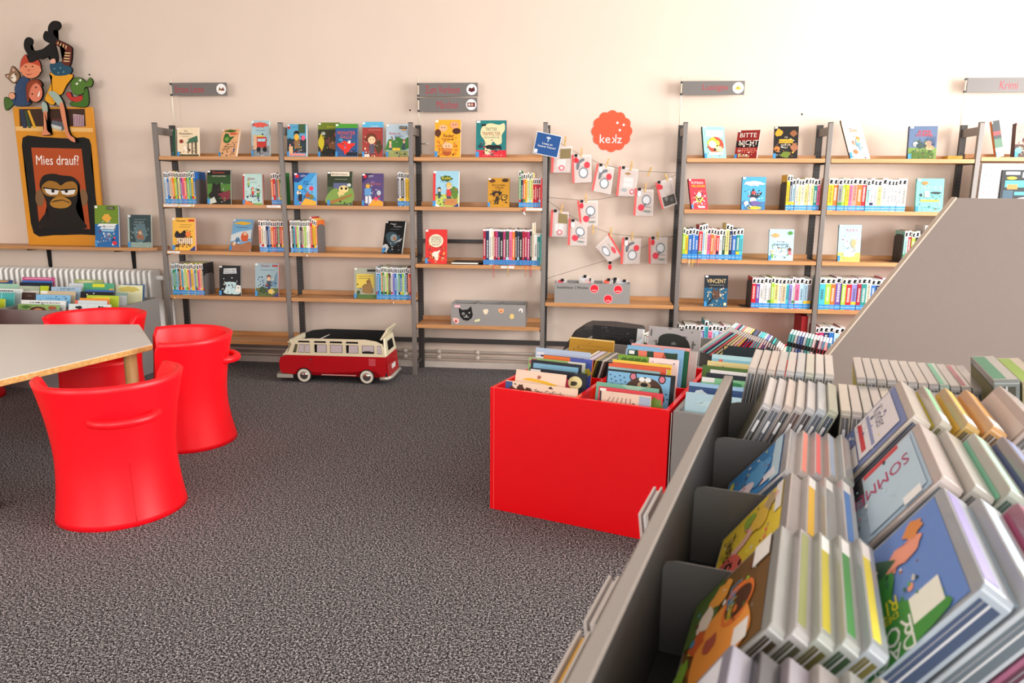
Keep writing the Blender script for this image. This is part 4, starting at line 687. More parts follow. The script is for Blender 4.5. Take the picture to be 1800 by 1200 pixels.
# cutout figures standing on top of the board (generic children, kitten and green dragon)
SK = M('e09a78', .5); DK = M('0c0b0a', .6, spec=.2)
def fig(name, shapes, label, y=-.012, t=.008):
    m = MB()
    for k, (pts, c) in enumerate(shapes):
        cx = sum(p[0] for p in pts)/len(pts); cy = sum(p[1] for p in pts)/len(pts); P = []
        L_ = len(pts); ar = sum(pts[i][0]*pts[(i+1) % L_][1]-pts[(i+1) % L_][0]*pts[i][1] for i in range(L_)); sg = 1 if ar > 0 else -1
        if abs(ar) < 40: continue
        for i in range(L_):
            a_, b_ = pts[i-1], pts[(i+1) % L_]; dx, dy = b_[0]-a_[0], b_[1]-a_[1]; q_ = math.hypot(dx, dy) or 1
            P.append((pts[i][0]+dy/q_*.9*sg, pts[i][1]-dx/q_*.9*sg))
        P = [boardpt(a, b) for a, b in P]; e_ = .0002*k
        m.hull([(a, y, b) for a, b in P], [(a, y-t-e_*.2, b) for a, b in P], DK)
    bmesh.ops.triangulate(m.bm, faces=[f for f in m.bm.faces if len(f.verts) > 4])
    o = m.build(name, r); o['label'] = label
    mb = MB(); A2(shapes, y-t-.0014, mb); mb.build('paint', o); return o
Z = lambda L: [(a/7.06, 30+b/7.06) for a, b in L]
ZE = lambda cx, cy, rx, ry: EL(cx/7.06, 30+cy/7.06, rx/7.06, ry/7.06)
SP = lambda L, n=4: smooth_poly(Z(L), n)
fig('kitten_cutout', [(SP([(100, 708), (160, 690), (200, 605), (260, 650), (295, 720), (250, 790), (200, 800), (150, 760)]), '8c6c50'), (SP([(170, 740), (220, 690), (250, 760), (210, 790)]), 'e8dccc'), (ZE(190, 740, 12, 9), '1c1c14'), (ZE(245, 705, 12, 9), '1c1c14'), (Z([(205, 620), (240, 650), (210, 670)]), 'd8b0a0'), (Z([(115, 715), (150, 710), (140, 740)]), 'd8b0a0')], 'small brown kitten peeking behind the boy', y=-.006)
fig('boy_cutout', [(SP([(180, 1080), (95, 1130), (75, 1030), (100, 975), (200, 1030)]), '44682c'), (SP([(230, 860), (320, 740), (420, 760), (440, 900), (420, 1060), (220, 1070), (190, 1000), (240, 960)]), '2c4468'), (ZE(185, 960, 42, 40), 'e0a080'), (ZE(455, 640, 135, 110), 'e08a64'), (SP([(320, 620), (340, 530), (400, 470), (430, 530), (480, 560), (560, 530), (595, 620), (560, 600), (460, 570), (380, 580)]), 'b8442c'), (ZE(320, 650, 18, 25), 'e09070'), (ZE(580, 655, 18, 25), 'e09070'), (ZE(395, 610, 12, 8), '2c2820'), (ZE(485, 610, 12, 8), '2c2820'), (ZE(430, 655, 18, 14), 'c86c54'), (Z([(370, 690), (430, 705), (490, 690), (430, 715)]), '8c2c24')], 'seated red haired boy in blue overalls on the board top')
fig('girl_cutout', [(SP([(395, 395), (395, 330), (420, 285), (465, 272), (505, 300), (500, 345), (475, 370), (490, 420), (560, 435), (590, 500), (480, 555), (440, 540), (440, 480)]), '0c0b0c'), (SP([(550, 440), (640, 410), (745, 345), (800, 350), (830, 540), (740, 560), (722, 490), (600, 520)]), '0c0b0c'),
    (SP([(660, 290), (660, 240), (690, 200), (718, 215), (735, 140), (790, 90), (870, 95), (892, 140), (860, 182), (800, 190), (795, 240), (850, 310), (780, 345), (710, 325)]), '0c0b0c'),
    (SP([(640, 970), (700, 860), (745, 740), (720, 690), (960, 705), (1020, 730), (930, 830), (860, 940), (800, 960), (740, 1070), (640, 1020)]), 'e09c1c'), (SP([(725, 590), (830, 565), (900, 570), (1010, 640), (960, 710), (770, 715)]), '1c4a60'), (ZE(780, 640, 8, 8), '88a8b0'), (ZE(860, 630, 8, 8), '88a8b0'), (ZE(900, 680, 8, 8), '88a8b0'), (ZE(830, 690, 8, 8), '88a8b0'),
    (SP([(830, 320), (860, 310), (1000, 375), (1028, 430), (990, 600), (885, 570), (940, 430), (820, 360)]), '5c2018')]+[(Z([(850+35*k, 325+14*k), (862+35*k, 330+14*k), (849+35*k, 358+18*k), (836+35*k, 350+18*k)]), 'e0bc84') for k in range(4)]+[(Z([(935-6*k, 450+32*k), (1010-6*k, 455+32*k), (1007-6*k, 466+32*k), (930-6*k, 462+32*k)]), 'e0c890') for k in range(4)]+
    [(SP([(400, 1020), (395, 860), (450, 780), (560, 770), (610, 830), (560, 860), (440, 900), (430, 1020)]), '7c3018'), (ZE(515, 920, 95, 115), 'd87c60'), (SP([(420, 980), (410, 860), (450, 800), (560, 785), (480, 840), (445, 900)]), '8c3c1c'), (ZE(475, 940, 9, 12), '1c1410'), (ZE(528, 862, 9, 12), '1c1410'), (SP([(540, 970), (580, 900), (570, 960)]), 'f4e8e0'), (SP([(690, 920), (760, 910), (830, 960), (880, 1060), (820, 1080), (740, 990)]), '9cb0a4'), (SP([(600, 1040), (660, 1060), (665, 1160), (605, 1160)]), '9cb0a4'), (SP([(830, 1090), (885, 1070), (930, 1400), (1000, 1475), (1005, 1525), (940, 1495), (890, 1420)]), 'd88864'), (SP([(612, 1165), (660, 1165), (645, 1370), (695, 1425), (570, 1435), (605, 1360)]), 'd88864'), (SP([(745, 540), (800, 525), (810, 575), (750, 580)]), 'e0a890')], 'girl in a yellow top doing a handstand with one striped stocking', y=-.018)
fig('dragon_cutout', [(SP([(960, 1040), (1100, 1010), (1150, 900), (1190, 880), (1180, 1080), (980, 1080)]), '3c6820'), (SP([(975, 840), (990, 780), (1060, 745), (1130, 760), (1180, 800), (1230, 750), (1265, 790), (1240, 850), (1160, 860), (1130, 930), (1040, 950), (990, 910)]), '4c7428'), (ZE(1100, 775, 18, 15), 'f0f0e8'), (ZE(1055, 815, 18, 15), 'f0f0e8'), (ZE(1094, 770, 7, 7), '101010'), (ZE(1050, 808, 7, 7), '101010'), (SP([(905, 940), (960, 920), (1000, 980), (1110, 960), (1115, 1010), (1040, 1035), (960, 1010)]), 'b83028'), (ZE(1230, 712, 14, 10), '202820')], 'smiling green cartoon dragon with a red scarf', y=-.01)
face_book(-.655, -.452, .955, .335, '2c5c9c', [R(0, 0, 1, 1, '2468a8'), R(0, .55, 1, 1, '6c8c28'), R(.52, .9, .85, .97, '141418'), Tt('DUDEN', .68, .935, .26, .04, 'd0c8b8'), Pp(blob(.52, .7, .18, .1, 12, 2), 'e0a840'), Pp([(.1, .5), (.2, .56), (.95, .56), (.85, .5)], 'e8ecec'), Pp([(.2, .44), (.3, .49), (.9, .49), (.8, .43)], 'dce4e8'), Pp([(.25, .38), (.3, .42), (.85, .42), (.8, .37)], '9cc4dc'), Ee(.82, .1, .1, .045, 'e02c40')]+[R(.4+.05*k, .2, .41+.05*k, .35, 'b8c8d8') for k in range(6)], 'green and blue picture book standing in front of the painted board', y=.12, t=.02)
face_book(-.378, -.182, .955, .262, 'a8b8b0', [R(0, 0, 1, 1, '34484c'), R(0, 0, .08, 1, 'a0b4ac')]+dash(.3, .8, .85, '98b0b0')+[Tt('DAS NEUE', .5, .78, .4, .05, 'a0b8b8'), Tt('SCHAF DREI', .5, .7, .5, .05, 'a0b8b8'), Ee(.55, .45, .28, .3, '5c7880'), Pp(smooth_poly([(.4, .28), (.45, .45), (.55, .55), (.65, .4), (.68, .26)]), 'a06848'), Ee(.54, .45, .06, .05, 'd8b898'), R(0, 0, 1, .16, '90a8a0')], 'grey green picture book at the right end of the wall shelf', y=.13, t=.02)

# ---------------------------------------------------------------- troughs
def trough(name, lab, ox, oy, rz, w_, d, h, mat, nu, nv, fl=.25, group='book troughs'):
    r = empty(name, lab, 'book trough', (ox, oy, 0), rz, group); t = .018
    for nm, bx in (('front_panel', (0, w_, 0, t, .0, h)), ('back_panel', (0, w_, d-t, d, .0, h)), ('side_panel', (0, t, t, d-t, .0, h)), ('side_panel', (w_-t, w_, t, d-t, .0, h))):
        m = MB(); m.box(*bx, mat); m.build(nm, r, bevel=.0015)
    m = MB(); m.box(t, w_-t, t, d-t, fl-.01, fl, mat); m.build('tray', r)
    if mat is REDL:
        m = MB(); m.box(.0185, .0198, -.0006, 0, .0, h, M('ff7a78', .3)); m.build('edge_banding', r)
    for k in range(1, nu):
        m = MB(); m.box(w_*k/nu-t/2, w_*k/nu+t/2, t, d-t, fl, h-.003, mat); m.build('divider', r)
    for k in range(1, nv):
        m = MB()
        for j in range(nu): m.box(w_*j/nu+t*.51+(t*.5 if j == 0 else 0), w_*(j+1)/nu-t*.51-(t*.5 if j == nu-1 else 0), d*k/nv-.006, d*k/nv+.006, fl, h-.008, mat)
        m.build('cross_divider', r)
    return r
def local(ox, oy, rz):
    c, s = math.cos(rz), math.sin(rz)
    return lambda a, b: (ox+a*c-b*s, oy+a*s+b*c)
Ll_ = local(0, 0, 0)
def tbook(L, rz, a0, a1, b, ztop, col, art, lab, grp, h=.28, tilt=.22, t=.009, fl=.26):
    """album leaning back in a trough: front top edge at (a0..a1, b, ztop)"""
    w_ = a1-a0; m = MB(); c = paper(CN.get(col, col)); h = min(h, (ztop-fl)-.004)
    lo_ = .025 if L is not Ll_ else -.735
    if 0 < b-lo_ < 1.2: tilt = min(tilt, math.asin(min(1, max(.02, (b-lo_))/h)))
    for wall in (.4, .8, .815):
        if b > wall+.02 and b-math.sin(tilt)*h < wall+.03 and L is not Ll_: tilt = min(tilt, math.asin((b-wall-.02)/h))
    if b <= lo_: tilt = .02
    m.box(0, w_, 0, .0016, 0, h, c); m.box(0, w_, t-.0016, t, 0, h, c); m.box(0, .002, 0, t, 0, h, c)
    T = lambda x, y, k: (x*w_, -k, max(.004, h-(1-y)*.205) if y > 0 else 0)
    art2 = art[:1]+detail(art, 14, lab, .55, .98)+art[1:]
    m.art(T, art2)
    m.box(.003, w_-.003, .0016, t-.0016, .002, h-.002, M('ece6da', .8))
    x, y = L(a0, b-math.sin(tilt)*h)
    o = m.build('book', loc=(x, y, ztop-h*math.cos(tilt)), rot=(0, 0, 0))
    o.rotation_euler = (Matrix.Rotation(rz, 3, 'Z') @ Matrix.Rotation(-tilt, 3, 'X')).to_euler()
    return tag(o, lab, 'book', grp)
RZ = math.radians(-19.5); OX, OY = 2.916, -2.427
Lr = local(OX, OY, RZ)
trough('book_trough', 'red book trough standing on the carpet in front of the shelves', OX, OY, RZ, .8, .8, .573, REDL, 2, 2)
g2 = Lr(0, .815); trough('book_trough', 'grey book trough behind the red one', g2[0], g2[1], RZ, .8, .8, .573, GREY, 2, 2)
g3 = Lr(.815, 0); trough('book_trough', 'grey book trough right of the red one with the Küs picture book', g3[0], g3[1], RZ, .5, .8, .573, GREY, 1, 2)
g4 = Lr(.835, .83); trough('book_trough', 'second red book trough behind the grey one at the right', g4[0], g4[1], RZ, .8, .8, .573, REDL, 2, 2)
m = MB(); lo = local(0, 0, 0); m.box(0, .0015, 0, .003, 0, .56, WHITE); x, y = Lr(.8085, .0); tag(m.build('edge_strip', loc=(x, y, .005), rot=(0, 0, RZ)), 'thin white edging strip between the red and grey trough', 'strip')
G = 'picture books in the red trough'
tb = lambda a0, a1, b, z, col, art, lab, grp=G, **k: tbook(Lr, RZ, a0, a1, b, z, col, art, lab, grp, **k)
tb(.05, .39, .055, .597, 'f0d8b8', [R(0, 0, 1, 1, 'f0dcc4'), R(0, .82, .1, .99, '3c5890'), Pp(blob(.1, .8, .06, .09, 12, 1), '58301c'), Pp(blob(.22, .86, .05, .1, 12, 2), '4c2c1c'), Pp(blob(.33, .83, .05, .09, 12, 3), '58301c'), Tt('Das Gelände', .62, .84, .4, .1, '6a5848')], 'cream picture book with brown beans, foremost in the left of the red trough')
tb(.072, .312, .12, .637, 'f0c8b8', [R(0, 0, 1, 1, 'f4d4c0'), Pp(smooth_poly([(.15, .79), (.3, .84), (.6, .81), (.85, .75), (.84, .7), (.6, .75), (.3, .78)]), 'e8b420'), Pp(blob(.48, .88, .04, .05, 10, 3), 'a86858')], 'pale pink picture book with a yellow brush stroke in the red trough', tilt=.3)
tb(.111, .387, .18, .637, '1c2030', [R(0, 0, 1, 1, '141828'), Pp(blob(.6, .72, .16, .14, 16, 4), 'c03050'), Pp(blob(.5, .86, .1, .06, 12, 3), '50803c'), Ee(.82, .78, .12, .14, 'e8dca0'), Pp(blob(.8, .76, .06, .06, 10, 3), '3c3420'), Tt('S', .6, .6, .06, .08, 'f0f0f0'), R(.02, .9, .2, .97, 'f0f0f0')], 'dark picture book with a full moon in the red trough', tilt=.28)
tb(.075, .324, .28, .65, '18202c', [R(0, 0, 1, 1, '16202c'), R(.05, 0, .95, .93, '80b8d8'), Pp(blob(.5, .72, .4, .06, 18, 5), 'e8ecec')], 'blue picture book with a black frame in the red trough')
tb(.04, .325, .33, .648, '8cb070', [R(0, 0, 1, 1, '98bc78'), R(.7, .8, 1, 1, 'e8e4dc'), Pp(blob(.1, .9, .08, .08, 12, 2), 'c05070')], 'light green picture book in the left of the red trough')
tb(.1, .347, .37, .657, 'e86828', [R(0, .0, .55, 1, 'e8702c'), R(.55, 0, 1, 1, '4858b0'), Pp(blob(.4, .86, .2, .05, 16, 4), 'f0c048'), Pp(blob(.9, .7, .1, .1, 12, 2), 'b8a438')], 'orange and blue picture book in the left of the red trough')
tb(.02, .303, .46, .669, 'b0c8e0', [R(0, 0, 1, 1, 'b4cce8'), R(.1, .75, .9, .85, '141c34'), R(.02, .84, .16, .9, 'e8e8f0'), R(.02, .74, .16, .8, 'e8e8f0')], 'pale blue picture book at the back left of the red trough')
tb(.493, .71, .05, .606, 'e8d4c0', [R(0, 0, 1, 1, 'ecd8c4'), R(.78, .5, 1, .98, 'a8c0d8'), R(0, .0, .03, 1, '1c2438')]+[Pp([(.1+.1*k, .7), (.2+.08*k, .9), (.22+.08*k, .91), (.12+.1*k, .7)], 'b08878') for k in range(6)], 'beige picture book with twig drawing, foremost at the right of the red trough')
tb(.474, .75, .09, .613, 'd84050', [R(0, 0, 1, 1, 'd8404c'), R(.02, .92, .12, .97, 'f0f0f0'), Tt('UNHEIMLICH', .5, .9, .4, .05, 'f0a060'), Pp(blob(.9, .7, .12, .2, 14, 2), '6c8c30')], 'coral red picture book in the right of the red trough')
tb(.453, .724, .12, .624, '6cae98', [R(0, 0, 1, 1, '74b49c'), Pp([(.4, 1), (.6, .85), (.8, 1)], '9cc8b0'), R(.3, .85, .6, .9, 'e8b860')], 'sage green picture book in the right of the red trough')
tb(.473, .772, .2, .667, '101418', [R(0, 0, 1, 1, '10161c'), R(.02, 0, .94, .96, '80b8e0'), Ee(.4, .89, .055, .09, '2c1c14'), Ee(.4, .89, .038, .065, 'd87c90'), Ee(.82, .89, .055, .09, '2c1c14'), Ee(.82, .89, .038, .065, 'd87c90'), Pp(smooth_poly([(.28, .62), (.36, .79), (.5, .89), (.65, .89), (.78, .81), (.84, .65), (.84, .4), (.3, .4)]), '4c2c1c'), Ee(.53, .85, .045, .05, 'f0f0f0'), Ee(.62, .85, .045, .05, 'f0f0f0'), Ee(.57, .73, .1, .08, 'b89878'), Ee(.57, .745, .055, .045, '18100c')]+[Ee(.06+.07*(k % 4)+.02*(k//4), .88-.09*(k//4)-.03*(k % 2), .012, .014, '203850') for k in range(14)]+[Ee(.9, .6, .014, .014, '203850'), Ee(.92, .5, .014, .014, '203850')], 'light blue picture book with a brown bear peeking up, in the red trough', h=.33)
tb(.447, .71, .3, .668, 'a8d0dc', [R(0, 0, 1, 1, 'a4ccd4'), R(.9, 0, 1, 1, 'e05038'), R(0, .93, 1, 1, 'e86038')], 'pale turquoise picture book with red border behind the bear book')
tb(.444, .715, .37, .672, 'f0c040', [R(0, 0, 1, 1, 'f0c848'), R(0, .9, 1, .94, 'e86a38')], 'yellow picture book behind the bear book')
tb(.6, .735, .42, .687, 'f0d0d8', [R(0, 0, 1, 1, 'f2dce0')]+dash(.3, .9, .88, '9898a8'), 'pale pink picture book behind the yellow one')
tb(.445, .6, .45, .68, '78a038', [R(0, 0, 1, 1, '7ca83c')]+[Pp(blob(.2+.2*k, .9, .1, .05, 12, k+2), '4c7828') for k in range(4)], 'grassy green picture book in the back right of the red trough')
tb(.467, .735, .52, .714, '7cb0d8', [R(0, 0, 1, 1, '80b4dc'), R(.02, 0, .9, .9, '1c3c28'), Pp([(.2, .9), (.36, .9), (.38, .55), (.24, .5)], 'e87860'), Pp([(.48, .9), (.66, .9), (.6, .6), (.8, .55), (.5, .55)], 'e87860'), R(.04, .8, .14, .88, 'f0f0f0')], 'dark green picture book with salmon legs and blue frame in the red trough', h=.34)
tb(.469, .75, .58, .712, 'e89090', [R(0, 0, 1, 1, '2c6c48'), R(0, .93, 1, 1, 'f0a8a0')], 'green picture book with a pink top edge in the red trough', h=.34)
tb(.64, .77, .66, .684, 'c8c8c8', [R(0, 0, 1, 1, 'd0ccc8'), Pp(blob(.6, .7, .1, .1, 10, 2), '181818')], 'pale grey picture book at the back right of the red trough')
# albums turned sideways at the back left of the red trough, spines up
for k in range(12):
    c = ['dcd8d4', '6c4c38', 'c8c0dc', 'b8a8c0', '28202c', 'c8a848', '384028', '1c2420', 'd8d4d0', '584840', '202024', '38404c'][k]
    u0 = .24+.012*k; m = MB(); hh = .29
    m.box(0, .0085, 0, .22, 0, hh, paper(c)); m.box(.0034, .005, .002, .218, .001, hh+.0006, M('d8d0c4', .8))
    x, y = Lr(u0-.06, .49); o = m.build('book', loc=(x, y, .35)); o.rotation_euler = (Matrix.Rotation(RZ, 3, 'Z') @ Matrix.Rotation(.28, 3, 'Y')).to_euler()
    tag(o, f'thin album turned sideways in the red trough, {ORD[k]} from the left', 'book', 'albums turned sideways')
G2 = 'albums in the grey trough behind the red one'
tb(-.04+.06, .253+.02, .93, .642, 'c89830', [R(0, 0, 1, 1, 'b88818'), R(0, .96, 1, 1, 'e8c878')]+dash(.2, .8, .8, '8c6414')+dash(.2, .8, .7, '8c6414'), 'mustard yellow album facing forward behind the sideways albums', G2, t=.014)
tb(.442, .717, 1.0, .727, 'b0aeac', [R(0, 0, 1, 1, 'aaa8a8'), Pp(smooth_poly([(.2, .6), (.22, .75), (.35, .84), (.55, .84), (.72, .76), (.8, .6), (.78, .4), (.2, .4)]), '141c14'), Pp(blob(.5, .6, .05, .04, 10, 2), '606860'), R(.04, .75, .07, .92, '5c5a5a'), R(.15, .5, .18, .65, '5c5a5a'), R(.85, .5, .88, .7, '5c5a5a')], 'large grey album with a black round shape standing above the trough', G2, h=.36, tilt=.12)
tb(.024, .301, 1.3, .65, '101012', [R(0, 0, 1, 1, '121214'), R(.84, .58, .93, .68, '58585c')]+dash(.2, .7, .8, '3c3c40')+dash(.2, .7, .72, '3c3c40'), 'black album standing at the back of the grey trough', G2, h=.36, tilt=.08)
tb(.31, .345, 1.25, .66, 'c8ccd0', [R(0, 0, 1, 1, 'd0d4d8')], 'pale narrow album beside the black album', G2, t=.03)
for k, (u0, c) in enumerate(((.352, 'd8c8b8'), (.366, '3c6c5c'), (.38, 'd06858'), (.394, '2c2c38'))):
    tb(u0, u0+.012, 1.2, .64-.004*k, c, [R(0, .8, 1, .98, 'f0f0f0')], f'thin comic spine behind the grey album, {ORD[k]} from the left', G2, t=.16, tilt=.05, h=.25)
m = MB(); AC = M('a8b4bc', .15, alpha=.55); m.box(0, .004, 0, .3, 0, .3, AC)
for k in range(4): m.box(-.001, .0, .03, .27, .05+.06*k, .053+.06*k, WHITE)
x, y = Lr(.4, .6); tag(m.build('clear_divider', loc=(x, y, .38), rot=(0, .12, RZ)), 'clear plastic divider leaning in the trough beside the sideways albums', 'divider')
# dark holdall behind the troughs
m = MB(); HB = M('2c2a2a', .6, bump=.3); P0 = [(-.28, 0), (.25, 0), (.25, .42), (-.28, .42)]
prof = [(-.26, .0), (.24, .0), (.25, .3), (.2, .45), (.0, .56), (-.15, .52), (-.25, .38)]
prof = [(-.27, 0), (.3, 0), (.3, .56), (.1, .575), (-.06, .57), (-.12, .54), (-.26, .3)]
m.hull([(a, 0, b) for a, b in prof], [(a, .26, b) for a, b in prof], HB)
x, y = Lr(-.1, 1.66); o = m.build('storage_bag', loc=(x, y, 0), rot=(0, 0, RZ+.1), bevel=.02); tag(o, 'dark grey slanted bag behind the troughs near the wall', 'bag')
m = MB(); m.box(-.13, -.07, -.003, -.001, .42, .47, M('6c6c50', .5)); m.build('label_patch', o)
# grey trough on the right: album rows
G3 = 'picture books in the right grey trough'
tb(.845, 1.08, .08, .637, 'a8ccd8', [R(0, 0, 1, 1, 'b0d0dc'), Tt('KÜSTE', .72, .6, .52, .14, 'a03058'), Pp(blob(.5, .8, .3, .06, 14, 3), 'bcd8e0')], 'pale blue Küste picture book foremost in the right grey trough', G3, h=.3, tilt=.3)
tb(.832, 1.07, .2, .65, '284070', [R(0, 0, 1, 1, '2c4878'), R(0, .92, 1, 1, '98bcd8'), Pp(blob(.2, .8, .1, .06, 10, 2), 'c8d4dc')], 'navy picture book with a light blue edge in the right grey trough', G3)
tb(.9, 1.07, .24, .635, '8cb050', [R(0, 0, 1, 1, '90b44c')], 'lime picture book in the right grey trough', G3)
tb(.855, 1.07, .35, .64, 'd8e0d0', [R(0, 0, 1, 1, '88c89c'), R(0, .9, .25, 1, 'f0f0f0'), Pp(blob(.6, .9, .2, .06, 12, 3), '3c8c60')], 'mint picture book in the right grey trough', G3)
tb(.86, 1.07, .42, .645, 'c8d0c0', [R(0, 0, 1, 1, '1c2430')], 'dark picture book in the right grey trough', G3)
tb(.827, 1.07, .5, .659, '4c6828', [R(0, 0, 1, 1, '4c6c2c'), R(.15, 0, 1, .92, 'ece8ec')], 'white picture book with green edge in the right grey trough', G3)
tb(.83, 1.07, .6, .66, 'e8e0c8', [R(0, 0, 1, 1, 'ecd898'), Tt('Moritz', .7, .85, .3, .05, '606050'), Pp(blob(.3, .8, .03, .1, 8, 2), '283020')], 'pale yellow Moritz picture book in the right grey trough', G3)
tb(.832, 1.07, .7, .672, 'b8dce0', [R(0, 0, 1, 1, 'b4dce8'), R(0, .8, 1, .9, '88c4dc'), Pp(blob(.18, .8, .06, .1, 12, 2), 'e07068')], 'pale turquoise picture book with a red figure in the right grey trough', G3, h=.3)
tb(.84, 1.09, .96, .668, '101c24', [R(0, 0, 1, 1, '14242c'), Pp([(.02, .98), (.1, .98), (.02, .88)], 'c8a868'), R(.02, .6, 1, .62, 'c8a868')], 'dark album with gold corner in the second red trough', 'albums in the second red trough')
# comics fanned out sideways in the second red trough
cols = ['f0ece8', '9cdcdc', 'd8607c', '2c3450', '8cd8d8', 'e87070', 'd8d0a0', 'f0e0a0', 'e8b0b0', 'd8c860', '20242c', '2c4880', '1c1c20', '70a8c8', '38bcc0', '58d0d4', 'e8e8e8', '6c6cb0', 'c0d8e0', '30404c', '2cb0b0', '40605c', 'e8e8e4', 'd8ccc0', 'e8e4e0', 'c8b8a8']
for k, c in enumerate(cols):
    ln = .86-.035*max(0, k-4); m = MB(); hh = .215; tu = .85+.0104*k; zt = .737-.0028*k-.0003*max(0, k-14)**2
    m.box(0, .0078, 0, .15, 0, hh, paper(c)); m.face([(.0005, -.0004, hh-.03), (.0073, -.0004, hh-.03), (.0073, -.0004, hh-.004), (.0005, -.0004, hh-.004)], WHITE)
    x, y = Lr(tu-hh*math.sin(ln), 1.12)
    o = m.build('book', loc=(x, y, zt-hh*math.cos(ln))); o.rotation_euler = (Matrix.Rotation(RZ, 3, 'Z') @ Matrix.Rotation(ln, 3, 'Y')).to_euler()
    tag(o, f'thin comic leaning in the second red trough, {ORD[k]} from the left', 'book', 'comics leaning in the second red trough')
cols = ['58c8c8', '70d0cc', 'd8e4e4', '80a0d0', '4c70b0', 'c8dce4', '50b8b0', '88e0d8', 'e4e8e8', '2c3848', 'c8d8e0', '60a8c8', 'e8d0d4', '48a8b8']
for k, c in enumerate(cols):
    m = MB(); hh = .2; a = 1.085+.0155*k
    m.box(0, .012, 0, .15, 0, hh, paper(c)); m.box(.001, .011, .002, .148, .001, hh+.0006, M('e8e4dc', .8)); m.face([(.0005, -.0004, hh-.07), (.0115, -.0004, hh-.07), (.0115, -.0004, hh-.045), (.0005, -.0004, hh-.045)], paper('101014'))
    x, y = Lr(a, 1.42); o = m.build('book', loc=(x, y, .672-.0025*k-hh*.98)); o.rotation_euler = (Matrix.Rotation(RZ, 3, 'Z') @ Matrix.Rotation(.15, 3, 'Y')).to_euler()
    tag(o, f'small turquoise toned comic, {ORD[k]} from the left at the trough back', 'book', 'small comics at the back of the second red trough')
m = MB(); m.box(0, .045, 0, .2, 0, .3, paper('a82028')); tag(m.build('book', loc=(4.925, .04, LV[5])), 'thick red box file beside the steel post on the lowest board', 'book')

